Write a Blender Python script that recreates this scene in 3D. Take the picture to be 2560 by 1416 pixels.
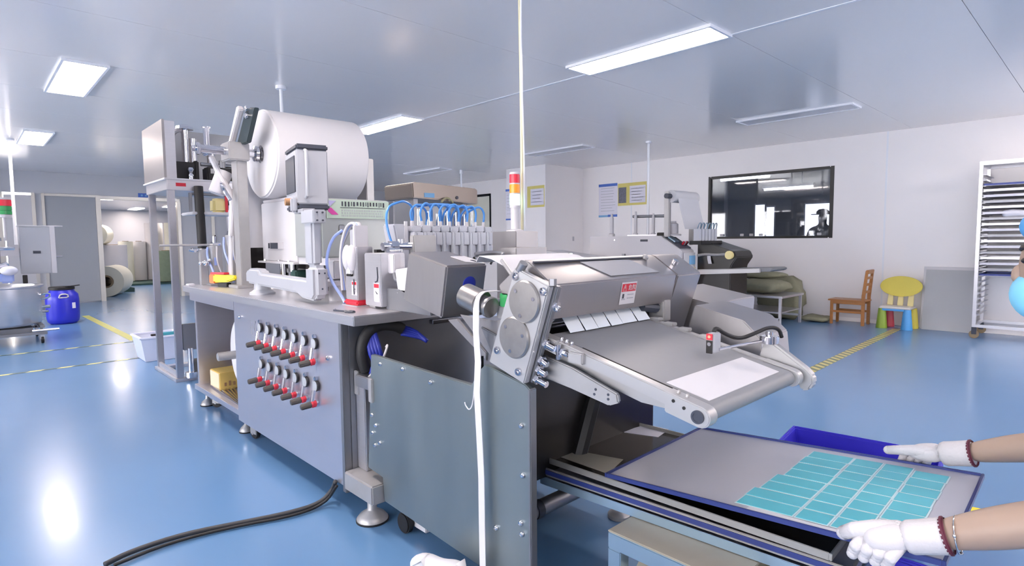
import bpy, bmesh, math, random
from mathutils import Vector, Matrix
R = math.radians
PI = math.pi
for o in list(bpy.data.objects):
    bpy.data.objects.remove(o, do_unlink=True)
scene = bpy.context.scene
COL = scene.collection
# ------------------------------------------------------------------ camera
cam_d = bpy.data.cameras.new('camera')
cam = bpy.data.objects.new('camera', cam_d)
COL.objects.link(cam)
cam_d.sensor_fit = 'HORIZONTAL'
cam_d.sensor_width = 36.0
cam_d.lens = 36.0 * 1442.76 / 2560.0
cam_d.clip_start = 0.02
cam_d.clip_end = 100
_y, _p, _r = 0.760369, 0.0739526, -0.00893468
_F = Vector((math.sin(_y) * math.cos(_p), math.cos(_y) * math.cos(_p), -math.sin(_p)))
_R = Vector((math.cos(_y), -math.sin(_y), 0))
_U = _R.cross(_F)
_R2 = _R * math.cos(_r) + _U * math.sin(_r)
_U2 = _U * math.cos(_r) - _R * math.sin(_r)
cam.matrix_world = Matrix(((_R2.x, _U2.x, -_F.x, 0), (_R2.y, _U2.y, -_F.y, 0), (_R2.z, _U2.z, -_F.z, 1.25), (0, 0, 0, 1)))
scene.camera = cam
# ------------------------------------------------------------------ world, exposure
world = bpy.data.worlds.new('world')
scene.world = world
world.use_nodes = True
_bg = world.node_tree.nodes['Background']
_bg.inputs[0].default_value = (1.0, 0.90, 0.82, 1)
_bg.inputs[1].default_value = 15.0
scene.view_settings.view_transform = 'Standard'
scene.view_settings.look = 'None'
scene.view_settings.exposure = 0.74
scene.view_settings.gamma = 1.0
scene.view_settings.use_curve_mapping = False
LAMP = 26.0          # radiance of a ceiling panel that is switched on

# ------------------------------------------------------------------ materials
def lin(h):
    h = h.lstrip('#')
    o = []
    for i in (0, 2, 4):
        c = int(h[i:i + 2], 16) / 255
        o.append(c / 12.92 if c <= 0.04045 else ((c + 0.055) / 1.055) ** 2.4)
    return (*o, 1)

def mat(name, col, rough=0.5, metal=0.0, var=0.06, scale=6.0, stretch=None, bump=0.0, emis=0.0, emis_col=None,
        trans=0.0, alpha=1.0, coat=0.0, sss=0.0, rvar=0.0, spec=0.5):
    """principled material with procedural noise in colour, roughness and relief"""
    m = bpy.data.materials.new(name)
    m.use_nodes = True
    nt = m.node_tree
    b = nt.nodes['Principled BSDF']
    c = lin(col)
    b.inputs['Roughness'].default_value = rough
    b.inputs['Metallic'].default_value = metal
    b.inputs['Specular IOR Level'].default_value = spec
    if coat:
        b.inputs['Coat Weight'].default_value = coat
        b.inputs['Coat Roughness'].default_value = 0.08
    if trans:
        b.inputs['Transmission Weight'].default_value = trans
    if alpha < 1:
        b.inputs['Alpha'].default_value = alpha
    if sss:
        b.inputs['Subsurface Weight'].default_value = sss
        b.inputs['Subsurface Radius'].default_value = (0.02, 0.01, 0.006)
    tc = nt.nodes.new('ShaderNodeTexCoord')
    mp = nt.nodes.new('ShaderNodeMapping')
    if stretch:
        mp.inputs['Scale'].default_value = stretch
    nt.links.new(tc.outputs['Object'], mp.inputs['Vector'])
    n = nt.nodes.new('ShaderNodeTexNoise')
    n.inputs['Scale'].default_value = scale
    n.inputs['Detail'].default_value = 3
    nt.links.new(mp.outputs[0], n.inputs['Vector'])
    mx = nt.nodes.new('ShaderNodeMix')
    mx.data_type = 'RGBA'
    mx.inputs[6].default_value = tuple(x * (1 - var) for x in c[:3]) + (1,)
    mx.inputs[7].default_value = tuple(min(1, x * (1 + var)) for x in c[:3]) + (1,)
    nt.links.new(n.outputs[0], mx.inputs[0])
    nt.links.new(mx.outputs[2], b.inputs['Base Color'])
    if rvar:
        mr = nt.nodes.new('ShaderNodeMapRange')
        mr.inputs[3].default_value = max(0.02, rough - rvar)
        mr.inputs[4].default_value = rough + rvar
        nt.links.new(n.outputs[0], mr.inputs[0])
        nt.links.new(mr.outputs[0], b.inputs['Roughness'])
    if bump:
        bp = nt.nodes.new('ShaderNodeBump')
        bp.inputs['Strength'].default_value = bump
        bp.inputs['Distance'].default_value = 0.002
        nt.links.new(n.outputs[0], bp.inputs['Height'])
        nt.links.new(bp.outputs[0], b.inputs['Normal'])
    if emis:
        b.inputs['Emission Strength'].default_value = emis
        b.inputs['Emission Color'].default_value = lin(emis_col or col)
    return m

M = {}
M['floor'] = mat('blue_epoxy_floor', '#5f86b0', 0.24, var=0.05, scale=1.2, rvar=0.02, coat=0.1)
M['ceiling'] = mat('ceiling_panel', '#f0eded', 0.17, var=0.015, scale=0.8, spec=0.8)
M['joint'] = mat('joint_filler', '#b4b6bc', 0.6)
M['wall'] = mat('wall_panel', '#f6f2f3', 0.3, var=0.012, scale=0.6)
M['wall_grey'] = mat('wall_panel_grey', '#c6c7cd', 0.35, var=0.012, scale=0.6)
M['alu'] = mat('aluminium_trim', '#c9c6c0', 0.35, 0.6, var=0.03)
M['door'] = mat('grey_door_leaf', '#a3a7ad', 0.35, var=0.015, scale=0.7)
M['steel'] = mat('brushed_steel', '#d2d1d6', 0.33, 0.8, var=0.06, scale=9, stretch=(1, 1, 14), rvar=0.03)
M['steel_h'] = mat('brushed_steel_horizontal', '#c4c4cb', 0.34, 1.0, var=0.06, scale=9, stretch=(14, 1, 14), rvar=0.05)
M['steel_panel'] = mat('bench_panel_steel', '#d3d0d8', 0.33, 0.85, var=0.04, scale=4, stretch=(1, 1, 9), rvar=0.05)
M['steel_dark'] = mat('dull_steel', '#8f9095', 0.40, 0.8, var=0.10, scale=5, rvar=0.08)
M['steel_cover'] = mat('satin_steel_cover', '#a5a2a3', 0.34, 0.82, var=0.05, scale=7, stretch=(1, 8, 1), rvar=0.04)
M['guard'] = mat('stainless_guard_plate', '#8d9698', 0.40, 0.85, var=0.10, scale=3, stretch=(1, 3, 0.6), rvar=0.1)
M['chrome'] = mat('chrome', '#d8d8de', 0.12, 1.0, var=0.02)
M['cast'] = mat('cast_aluminium', '#aeadae', 0.42, 0.5, var=0.07, scale=20)
M['anod'] = mat('clear_anodised_aluminium', '#b2b2b4', 0.36, 0.45, var=0.04, scale=10)
M['disc'] = mat('turned_steel_cap', '#9f9c9a', 0.30, 0.8, var=0.12, scale=3, stretch=(1, 12, 12))
M['white'] = mat('white_plastic', '#c6c4c9', 0.4, var=0.02)
M['white_paint'] = mat('white_enamel', '#cccbd0', 0.3, var=0.015)
M['grey_paint'] = mat('pale_grey_enamel', '#a8abb3', 0.38, var=0.02)
M['board_grey'] = mat('grey_board', '#b2b4b8', 0.45, var=0.02)
M['grey'] = mat('mid_grey_plastic', '#9a9ca3', 0.45, var=0.03)
M['dark_cap'] = mat('charcoal_plastic', '#3a3f4c', 0.4, var=0.04)
M['black'] = mat('black_rubber', '#17171a', 0.55, var=0.1)
M['black_panel'] = mat('black_panel_and_shade', '#1d1b1b', 0.32, var=0.1)  # real black parts; also stands in for shaded interiors and dark reflections
M['slate'] = mat('slate_plate', '#2f3d42', 0.45, var=0.06)
M['hose'] = mat('braided_hose', '#1c1b1d', 0.6, var=0.2, scale=60, bump=0.6)
M['roll'] = mat('nonwoven_roll', '#d2d1d5', 0.75, var=0.012, scale=14, bump=0.05)
M['web'] = mat('white_nonwoven_web', '#cfcfd5', 0.7, var=0.01, scale=30)
M['film'] = mat('pale_blue_release_film', '#dbe3ec', 0.35, var=0.03, scale=20)
M['belt'] = mat('grey_conveyor_belt', '#86888d', 0.5, var=0.03, scale=40, bump=0.06)
M['red'] = mat('red_plastic', '#c9263a', 0.4)
M['valve_grey'] = mat('dark_valve_knob', '#4a4644', 0.45, var=0.1)
M['gauge'] = mat('gauge_face', '#aeb2b8', 0.3, var=0.25, scale=90)
M['gauge_rim'] = mat('gauge_rim', '#26272b', 0.35)
M['yellow'] = mat('yellow_plastic', '#e8d42a', 0.4)
M['orange'] = mat('orange_plastic', '#e8732c', 0.4)
M['blue_tube'] = mat('blue_air_tube', '#4f8fd8', 0.3, var=0.05)
M['pale_tube'] = mat('pale_blue_tube', '#93a6dd', 0.3)
M['navy'] = mat('navy_cable', '#2432a0', 0.4)
M['blue'] = mat('blue_drum_plastic', '#2a2fc0', 0.35, var=0.05)
M['violet'] = mat('violet_blue_tub', '#3d38c4', 0.35, var=0.04)
M['tray'] = mat('anodised_tray', '#bcbcc6', 0.35, 0.25, var=0.04, scale=2.5, rvar=0.05)
M['tray_rim'] = mat('navy_tray_rim', '#2d3a78', 0.35, 0.3, var=0.08)
M['tray_dark'] = mat('dark_mirror_tray', '#4a4644', 0.12, 0.9, var=0.08, scale=3)
M['gel'] = mat('turquoise_gel_patch', '#58b6c6', 0.38, var=0.06, scale=22, sss=0.15)
M['gel_edge'] = mat('white_patch_backing', '#bfd6dc', 0.6)
M['skin'] = mat('skin', '#a08a7c', 0.5, var=0.05, scale=9, sss=0.05)
M['glove'] = mat('white_knit_glove', '#c9c7cb', 0.85, var=0.04, scale=160, bump=0.5)
M['maroon'] = mat('maroon_cuff', '#5a1f33', 0.7)
M['silver'] = mat('silver', '#e6e4e2', 0.15, 1.0)
M['hair'] = mat('dark_hair', '#2a211f', 0.5, var=0.2, scale=40)
M['cap'] = mat('blue_bouffant_cap', '#4f9fdc', 0.7, var=0.06, scale=30, bump=0.3)
M['mask'] = mat('blue_face_mask', '#7cc6e6', 0.7, var=0.04)
M['black_cloth'] = mat('black_cloth', '#1f1e22', 0.85, var=0.1, scale=40)
M['white_cloth'] = mat('white_work_coat', '#dfe2ea', 0.8, var=0.03)
M['wood'] = mat('varnished_wood', '#a8703c', 0.35, var=0.2, scale=7, stretch=(1, 1, 6))
M['kid_yellow'] = mat('yellow_chair_plastic', '#d8c84e', 0.4)
M['kid_cream'] = mat('cream_chair_plastic', '#e6d89a', 0.4)
M['kid_white'] = mat('white_chair_plastic', '#d9d5d2', 0.4)
M['kid_green'] = mat('green_chair_leg', '#8aa53a', 0.4)
M['kid_red'] = mat('red_chair_leg', '#cf4a5c', 0.4)
M['kid_blue'] = mat('blue_chair_leg', '#4f9fe0', 0.4)
M['sack'] = mat('olive_woven_sack', '#85846f', 0.85, var=0.12, scale=25, bump=0.5)
M['sack_brown'] = mat('brown_paper_sack', '#a07a58', 0.8, var=0.15, scale=14, bump=0.4)
M['card'] = mat('cardboard', '#d8b968', 0.75, var=0.08, scale=12)
M['card_pale'] = mat('pale_cardboard', '#e2d4b4', 0.75, var=0.05)
M['beige_steel'] = mat('worn_beige_table_top', '#a8a396', 0.5, 0.35, var=0.14, scale=6)
M['rim_steel'] = mat('worn_steel_rim', '#9c9a96', 0.4, 0.6, var=0.1)
M['rail_blue'] = mat('blue_tinted_steel_rail', '#8fa6b8', 0.4, 0.7, var=0.08)
M['brown_bottle'] = mat('amber_bottle', '#7a5a3c', 0.3)
M['paper'] = mat('poster_paper', '#e4e2ee', 0.6, var=0.01)
M['poster_blue'] = mat('poster_blue', '#4a6fc4', 0.55)
M['poster_sky'] = mat('poster_sky_blue', '#7fb4de', 0.55)
M['poster_yellow'] = mat('poster_yellow', '#ddd07a', 0.55)
M['ink'] = mat('grey_ink', '#a7a9b4', 0.6)
M['ink_dark'] = mat('dark_ink', '#3b3d48', 0.6)
M['photo'] = mat('printed_photo', '#6d6f7c', 0.5, var=0.5, scale=30)
M['sign_glow_green'] = mat('sign_with_green_glow', '#b3c6b8', 0.45, var=0.06, scale=10)  # pale green holds the signal light's reflected glow in its colour
M['green_cover'] = mat('grey_green_cover', '#a9aeae', 0.4, 0.25, var=0.03)
M['magenta'] = mat('magenta_print', '#c9449a', 0.5)
M['lilac'] = mat('lilac_print', '#a9a6cf', 0.5)
M['exhaust'] = mat('stainless_exhaust_box', '#8a817b', 0.33, 0.8, var=0.05, scale=4)
M['amber_lamp'] = mat('amber_lens', '#e08a28', 0.25, var=0.03, emis=0.25)
M['red_lamp'] = mat('red_lens', '#cf2f42', 0.25, var=0.03, emis=0.15)
M['green_lamp'] = mat('green_lens_lit', '#dcfff0', 0.25, var=0.02, emis=2.2, emis_col='#c9ffe4')
M['green_off'] = mat('green_lens', '#3f9f5f', 0.25, var=0.03)
M['led_red'] = mat('red_led_lit', '#ff5a48', 0.3, emis=2.5)
M['lamp_on'] = mat('lit_lamp_diffuser', '#fbfbff', 0.4, var=0.0, emis=LAMP, emis_col='#ffede2')
M['bright_pane'] = mat('daylit_pane', '#f6f6fa', 0.5, var=0.0, emis=1.6, emis_col='#f4f4ff')
M['lamp_far'] = mat('lit_tube_lamp', '#fbfbff', 0.4, var=0.0, emis=5.0, emis_col='#f8f8ff')
M['lamp_off'] = mat('unlit_lamp_diffuser', '#d2d3da', 0.22, var=0.01)
M['lamp_frame'] = mat('white_lamp_frame', '#eef0f6', 0.3, var=0.01)
M['conduit'] = mat('cream_conduit', '#d8d3b2', 0.4, var=0.08, scale=8)
M['conduit_olive'] = mat('olive_cable', '#9a9572', 0.45, var=0.08, scale=8)
M['cable'] = mat('dark_cable', '#33353a', 0.5)
M['seal'] = mat('black_window_seal', '#141417', 0.4)
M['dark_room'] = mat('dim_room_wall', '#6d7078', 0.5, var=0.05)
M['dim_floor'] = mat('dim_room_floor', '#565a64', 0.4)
M['cream_roll'] = mat('cream_roll', '#dcdccf', 0.75, var=0.03)
M['kraft'] = mat('kraft_core', '#8a7a62', 0.8, var=0.15)
M['green_wrap'] = mat('dull_green_wrap', '#6f7f6c', 0.6, var=0.2, scale=12)
M['dark_green'] = mat('dark_green_plastic', '#2f4d48', 0.5)
M['teal'] = mat('teal_handle', '#3f97a6', 0.4)
M['milky'] = mat('translucent_bin', '#d3d8ea', 0.4, var=0.03)
M['hopper'] = mat('milky_hopper_plastic', '#b9bcc6', 0.35, var=0.04, spec=0.5)
M['bag'] = mat('white_poly_bag', '#dcdce6', 0.35, var=0.08, scale=30, bump=0.6)
M['person_silhouette'] = mat('backlit_figure_grey', '#55575f', 0.8)

def glass_mat():
    m = bpy.data.materials.new('window_glass')
    m.use_nodes = True
    nt = m.node_tree
    for n in list(nt.nodes):
        if n.type == 'BSDF_PRINCIPLED':
            nt.nodes.remove(n)
    out = nt.nodes['Material Output']
    gl = nt.nodes.new('ShaderNodeBsdfGlossy')
    gl.inputs['Roughness'].default_value = 0.03
    tr = nt.nodes.new('ShaderNodeBsdfTransparent')
    tr.inputs[0].default_value = (0.80, 0.83, 0.88, 1)
    fr = nt.nodes.new('ShaderNodeFresnel')
    fr.inputs[0].default_value = 1.6
    mx = nt.nodes.new('ShaderNodeMixShader')
    nt.links.new(fr.outputs[0], mx.inputs[0])
    nt.links.new(tr.outputs[0], mx.inputs[1])
    nt.links.new(gl.outputs[0], mx.inputs[2])
    nt.links.new(mx.outputs[0], out.inputs[0])
    return m
M['glass'] = glass_mat()

def stripe_mat(name, c1, c2, axis_scale, rot=0.0, rough=0.35, edge=0.5):
    """flat print of diagonal stripes"""
    m = bpy.data.materials.new(name)
    m.use_nodes = True
    nt = m.node_tree
    b = nt.nodes['Principled BSDF']
    b.inputs['Roughness'].default_value = rough
    tc = nt.nodes.new('ShaderNodeTexCoord')
    mp = nt.nodes.new('ShaderNodeMapping')
    mp.inputs['Rotation'].default_value = (0, 0, rot)
    w = nt.nodes.new('ShaderNodeTexWave')
    w.inputs['Scale'].default_value = axis_scale
    r = nt.nodes.new('ShaderNodeValToRGB')
    r.color_ramp.interpolation = 'CONSTANT'
    r.color_ramp.elements[0].color = lin(c1)
    r.color_ramp.elements[1].color = lin(c2)
    r.color_ramp.elements[1].position = edge
    nt.links.new(tc.outputs['Object'], mp.inputs[0])
    nt.links.new(mp.outputs[0], w.inputs[0])
    nt.links.new(w.outputs[1], r.inputs[0])
    nt.links.new(r.outputs[0], b.inputs['Base Color'])
    return m
M['hazard'] = stripe_mat('hazard_tape', '#3f5a58', '#d9d694', 1.6, R(35))
M['hazard_r'] = stripe_mat('hazard_tape_worn', '#6f7a60', '#d2c884', 3.2, R(35), edge=0.55)
M['tape_yellow'] = mat('yellow_floor_tape', '#b9b95f', 0.4, var=0.12, scale=6)

# ------------------------------------------------------------------ geometry helpers
class MB:
    """collects shapes and links them as ONE mesh object"""
    def __init__(s, T=None):
        s.v, s.f, s.T = [], [], T

    def add(s, vs, fs, T=None):
        k = len(s.v)
        for p in vs:
            p = Vector(p)
            if T is not None:
                p = T @ p
            if s.T is not None:
                p = s.T @ p
            s.v.append(p)
        s.f += [tuple(i + k for i in f) for f in fs]
        return s

    def box(s, lo, hi, T=None):
        (a, b, c), (d, e, f) = lo, hi
        vs = [(x, y, z) for z in (c, f) for y in (b, e) for x in (a, d)]
        return s.add(vs, [(0, 2, 3, 1), (4, 5, 7, 6), (0, 1, 5, 4), (2, 6, 7, 3), (0, 4, 6, 2), (1, 3, 7, 5)], T)

    def cbox(s, c, d, T=None):
        return s.box([c[i] - d[i] / 2 for i in range(3)], [c[i] + d[i] / 2 for i in range(3)], T)

    def prism(s, pts, vec, T=None):
        n = len(pts)
        vec = Vector(vec)
        p = [Vector(q) for q in pts]
        vs = p + [q + vec for q in p]
        fs = [tuple(range(n))[::-1], tuple(range(n, 2 * n))] + [(i, (i + 1) % n, n + (i + 1) % n, n + i) for i in range(n)]
        return s.add(vs, fs, T)

    def cyl(s, p0, p1, r, r1=None, n=20, T=None):
        p0, p1 = Vector(p0), Vector(p1)
        r1 = r if r1 is None else r1
        q = (p1 - p0).to_track_quat('Z', 'Y').to_matrix()
        vs = []
        for p, rr in ((p0, r), (p1, r1)):
            vs += [p + q @ Vector((rr * math.cos(2 * PI * i / n), rr * math.sin(2 * PI * i / n), 0)) for i in range(n)]
        fs = [tuple(range(n))[::-1], tuple(range(n, 2 * n))] + [(i, (i + 1) % n, n + (i + 1) % n, n + i) for i in range(n)]
        return s.add(vs, fs, T)

    def ring(s, p0, p1, ro, ri, n=28, T=None):
        """hollow cylinder"""
        p0, p1 = Vector(p0), Vector(p1)
        q = (p1 - p0).to_track_quat('Z', 'Y').to_matrix()
        vs = []
        for p, rr in ((p0, ro), (p1, ro), (p1, ri), (p0, ri)):
            vs += [p + q @ Vector((rr * math.cos(2 * PI * i / n), rr * math.sin(2 * PI * i / n), 0)) for i in range(n)]
        fs = []
        for k in range(4):
            a, b = k * n, ((k + 1) % 4) * n
            fs += [(a + i, a + (i + 1) % n, b + (i + 1) % n, b + i) for i in range(n)]
        return s.add(vs, fs, T)

    def lathe(s, prof, base=(0, 0, 0), axis=(0, 0, 1), n=28, T=None):
        base = Vector(base)
        q = Vector(axis).to_track_quat('Z', 'Y').to_matrix()
        vs, fs = [], []
        for r, h in prof:
            vs += [base + q @ Vector((max(r, 1e-4) * math.cos(2 * PI * i / n), max(r, 1e-4) * math.sin(2 * PI * i / n), h)) for i in range(n)]
        for k in range(len(prof) - 1):
            fs += [(k * n + i, k * n + (i + 1) % n, (k + 1) * n + (i + 1) % n, (k + 1) * n + i) for i in range(n)]
        fs += [tuple(range(n))[::-1], tuple(range((len(prof) - 1) * n, len(prof) * n))]
        return s.add(vs, fs, T)

    def tube(s, pts, r, n=8, smooth=0, T=None):
        pts = [Vector(p) for p in pts]
        for _ in range(smooth):
            q = [pts[0]]
            for a, b in zip(pts, pts[1:]):
                q += [a * 0.75 + b * 0.25, a * 0.25 + b * 0.75]
            pts = q + [pts[-1]]
        vs, fs = [], []
        up = Vector((0, 0, 1))
        prev = None
        for i, p in enumerate(pts):
            d = (pts[min(i + 1, len(pts) - 1)] - pts[max(i - 1, 0)]).normalized()
            if prev is None:
                x = d.orthogonal().normalized()
            else:
                x = (prev - d * prev.dot(d)).normalized()
            prev = x
            y = d.cross(x)
            rr = r[min(i, len(r) - 1)] if isinstance(r, (list, tuple)) else r
            vs += [p + (x * math.cos(2 * PI * k / n) + y * math.sin(2 * PI * k / n)) * rr for k in range(n)]
        for i in range(len(pts) - 1):
            fs += [(i * n + k, i * n + (k + 1) % n, (i + 1) * n + (k + 1) % n, (i + 1) * n + k) for k in range(n)]
        fs += [tuple(range(n))[::-1], tuple(range((len(pts) - 1) * n, len(pts) * n))]
        return s.add(vs, fs, T)

    def strip(s, pts, side, th=0.0006, T=None):
        """thin ribbon along pts; side = width vector"""
        side = Vector(side)
        pts = [Vector(p) for p in pts]
        vs, fs = [], []
        for i, p in enumerate(pts):
            d = (pts[min(i + 1, len(pts) - 1)] - pts[max(i - 1, 0)]).normalized()
            nn = d.cross(side.normalized()).normalized() * th / 2
            vs += [p - side / 2 - nn, p + side / 2 - nn, p + side / 2 + nn, p - side / 2 + nn]
        for i in range(len(pts) - 1):
            a, b = i * 4, i * 4 + 4
            fs += [(a + k, a + (k + 1) % 4, b + (k + 1) % 4, b + k) for k in range(4)]
        e = (len(pts) - 1) * 4
        fs += [(3, 2, 1, 0), (e, e + 1, e + 2, e + 3)]
        return s.add(vs, fs, T)

    def ball(s, c, r, nu=16, nv=10, T=None):
        r = (r, r, r) if not isinstance(r, (tuple, list)) else r
        vs = [(c[0], c[1], c[2] - r[2])]
        for j in range(1, nv):
            a = -PI / 2 + PI * j / nv
            vs += [(c[0] + r[0] * math.cos(a) * math.cos(2 * PI * i / nu), c[1] + r[1] * math.cos(a) * math.sin(2 * PI * i / nu), c[2] + r[2] * math.sin(a)) for i in range(nu)]
        vs.append((c[0], c[1], c[2] + r[2]))
        fs = [(0, 1 + (i + 1) % nu, 1 + i) for i in range(nu)]
        for j in range(nv - 2):
            a, b = 1 + j * nu, 1 + (j + 1) * nu
            fs += [(a + i, a + (i + 1) % nu, b + (i + 1) % nu, b + i) for i in range(nu)]
        e = 1 + (nv - 2) * nu
        fs += [(e + i, e + (i + 1) % nu, len(vs) - 1) for i in range(nu)]
        return s.add(vs, fs, T)

    def build(s, name, m, parent=None, bevel=0.0, smooth=True, label=None, angle=35, seg=2):
        me = bpy.data.meshes.new(name)
        off = Vector((0, 0, 0))
        if parent is not None:
            p = parent
            while p is not None:
                off += p.location
                p = p.parent
        bm = bmesh.new()
        bv = [bm.verts.new(p - off) for p in s.v]
        for f in s.f:
            try:
                bm.faces.new([bv[i] for i in f])
            except ValueError:
                pass
        bmesh.ops.recalc_face_normals(bm, faces=bm.faces)
        if bevel:
            ed = [e for e in bm.edges if len(e.link_faces) == 2 and e.calc_face_angle(0) > R(30)]
            bmesh.ops.bevel(bm, geom=ed, offset=bevel, segments=seg, affect='EDGES', clamp_overlap=True)
        bm.to_mesh(me)
        bm.free()
        if smooth:
            me.shade_smooth()
            me.set_sharp_from_angle(angle=R(angle))
        me.materials.append(M[m] if isinstance(m, str) else m)
        o = bpy.data.objects.new(name, me)
        COL.objects.link(o)
        if parent is not None:
            o.parent = parent
        if label:
            o['label'] = label
        return o

def tag(o, label, cat, group=None, kind=None):
    o['label'] = label
    o['category'] = cat
    if group:
        o['group'] = group
    if kind:
        o['kind'] = kind
    return o

def thing(name, label, cat, loc, group=None):
    o = bpy.data.objects.new(name, None)
    o.empty_display_size = 0.05
    COL.objects.link(o)
    o.location = loc
    return tag(o, label, cat, group)

def struct(mb, name, m, parent=None, **k):
    o = mb.build(name, m, parent, **k)
    if parent is None:
        o['kind'] = 'structure'
    return o

def dup(root, loc, label=None, rotz=None):
    r = root.copy()
    COL.objects.link(r)
    r.location = loc
    if rotz is not None:
        r.rotation_euler.z = rotz
    if label:
        r['label'] = label
    def kids(a, b):
        for ch in list(a.children):
            if ch == r:
                continue
            c = ch.copy()
            COL.objects.link(c)
            c.parent = b
            kids(ch, c)
    kids(root, r)
    return r

def text_part(txt, name, m, parent, origin, xdir, ydir, size, th=0.0004):
    """lettering as a flat mesh on a surface"""
    cu = bpy.data.curves.new(name, 'FONT')
    cu.body = txt
    cu.size = size
    cu.extrude = th
    cu.align_x = 'CENTER'
    cu.align_y = 'CENTER'
    tmp = bpy.data.objects.new('tmp', cu)
    COL.objects.link(tmp)
    dg = bpy.context.evaluated_depsgraph_get()
    me = bpy.data.meshes.new_from_object(tmp.evaluated_get(dg))
    bpy.data.objects.remove(tmp, do_unlink=True)
    x = Vector(xdir).normalized()
    y = Vector(ydir)
    y = (y - x * y.dot(x)).normalized()
    z = x.cross(y)
    T = Matrix(((x.x, y.x, z.x, origin[0]), (x.y, y.y, z.y, origin[1]), (x.z, y.z, z.z, origin[2]), (0, 0, 0, 1)))
    off = Vector((0, 0, 0))
    p = parent
    while p is not None:
        off += p.location
        p = p.parent
    me.transform(Matrix.Translation(-off) @ T)
    me.materials.clear()
    me.materials.append(M[m])
    o = bpy.data.objects.new(name, me)
    COL.objects.link(o)
    o.parent = parent
    return o

def rot_about(p, axis, ang):
    return Matrix.Translation(p) @ Matrix.Rotation(ang, 4, axis) @ Matrix.Translation(-Vector(p))

def skin_mesh(verts, edges, radii, sub=2):
    """one continuous surface grown over a skeleton (Skin + Subdivision, applied)"""
    me = bpy.data.meshes.new('skel')
    me.from_pydata([tuple(v) for v in verts], edges, [])
    ob = bpy.data.objects.new('skel', me)
    COL.objects.link(ob)
    md = ob.modifiers.new('skin', 'SKIN')
    md.use_smooth_shade = True
    sv = me.skin_vertices[0].data
    for i, r in enumerate(radii):
        sv[i].radius = (r, r) if not isinstance(r, (tuple, list)) else r
        sv[i].use_root = (i == 0)
    ss = ob.modifiers.new('sub', 'SUBSURF')
    ss.levels = sub
    ss.render_levels = sub
    dg = bpy.context.evaluated_depsgraph_get()
    out = bpy.data.meshes.new_from_object(ob.evaluated_get(dg))
    bpy.data.objects.remove(ob, do_unlink=True)
    vs = [v.co.copy() for v in out.vertices]
    fs = [tuple(p.vertices) for p in out.polygons]
    bpy.data.meshes.remove(out)
    return vs, fs

# ================================================================== ROOM
CH = 2.74
XW, YF, XL, YB = 9.58, 15.3, -3.2, -4.2
fl = struct(MB().box((XL, YB, -0.1), (XW + 7, 26, 0.0)), 'floor', 'floor', smooth=False)
# ceiling: a backing slab and separate panels with recessed joints
ce = struct(MB().box((XL, YB, CH + 0.05), (XW, 26, CH + 0.15)), 'ceiling', 'joint', smooth=False)
ys = [-4.2, -3.05, -1.8, -0.53, 0.76, 2.04, 3.39, 4.66, 5.93, 7.2, 8.47, 9.74, 11.01, 12.28, 13.55, 15.3]
xs = [XL, 4.175, XW]
for i in range(len(ys) - 1):
    for j in range(len(xs) - 1):
        MB().box((xs[j] + 0.002, ys[i] + 0.002, CH), (xs[j + 1] - 0.002, ys[i + 1] - 0.002, CH + 0.05)).build('ceiling_panel', 'ceiling', ce, smooth=False)
# raised seam covers along the long panel joints
for x in (4.175,):
    MB().box((x - 0.012, YB, CH - 0.004), (x + 0.012, 15.3, CH + 0.001)).build('seam_cover', 'lamp_frame', ce, smooth=False)
# right wall with the window opening
WY0, WY1, WZ0, WZ1 = 3.02, 5.02, 1.255, 2.315
wr = struct(MB().box((XW, WY1, 0), (XW + 0.1, YF, CH + 0.05)).box((XW, YB, 0), (XW + 0.1, WY0, CH + 0.05))
            .box((XW, WY0, 0), (XW + 0.1, WY1, WZ0)).box((XW, WY0, WZ1), (XW + 0.1, WY1, CH + 0.05)), 'wall_right', 'wall', smooth=False)
for y in (2.33, 6.65):
    MB().box((XW - 0.004, y - 0.012, 0), (XW, y + 0.012, CH)).build('joint_strip', 'lamp_frame', wr, smooth=False)
# boxed column in front of the right wall
cl = struct(MB().box((8.42, 7.87, 0), (XW, 9.0, CH)), 'wall_column', 'wall', smooth=False)
MB().cbox((9.26, 7.865, 1.27), (0.05, 0.01, 0.09)).build('switch_plate', 'white', cl, bevel=0.003)
# far wall with a door and an opening to the next room
FZ = 2.25
wf = struct(MB().box((2.24, YF, FZ), (3.75, YF + 0.1, CH)).box((3.75, YF, 0), (XW, YF + 0.1, CH)).box((XL, YF, 0), (0.55, YF + 0.1, CH))
            .box((0.55, YF, FZ + 0.05), (2.24, YF + 0.1, CH)).box((1.12, YF, 0), (1.24, YF + 0.1, FZ + 0.05)), 'wall_far', 'wall_grey', smooth=False)
MB().box((2.2, YF - 0.02, FZ - 0.03), (3.78, YF + 0.12, FZ + 0.04)).build('lintel_trim', 'alu', wf, bevel=0.004)
MB().box((3.72, YF - 0.02, 0), (3.79, YF + 0.12, FZ - 0.03)).build('jamb_trim', 'alu', wf, bevel=0.004)
MB().box((4.45, YF - 0.012, 0), (4.52, YF, FZ)).build('joint_strip', 'alu', wf, smooth=False)
MB().box((2.95, YF - 0.012, 2.285), (3.22, YF, 2.385)).build('sign_board', 'poster_blue', wf, smooth=False)
for k, x in enumerate((3.02, 3.10, 3.17)):
    MB().box((x - 0.018, YF - 0.014, 2.315), (x + 0.018, YF - 0.011, 2.357)).build('sign_letter', 'poster_sky', wf, smooth=False)
d1 = struct(MB().box((1.29, YF - 0.02, 0.02), (2.15, YF + 0.03, FZ)), 'door_1', 'door', bevel=0.004)
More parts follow.
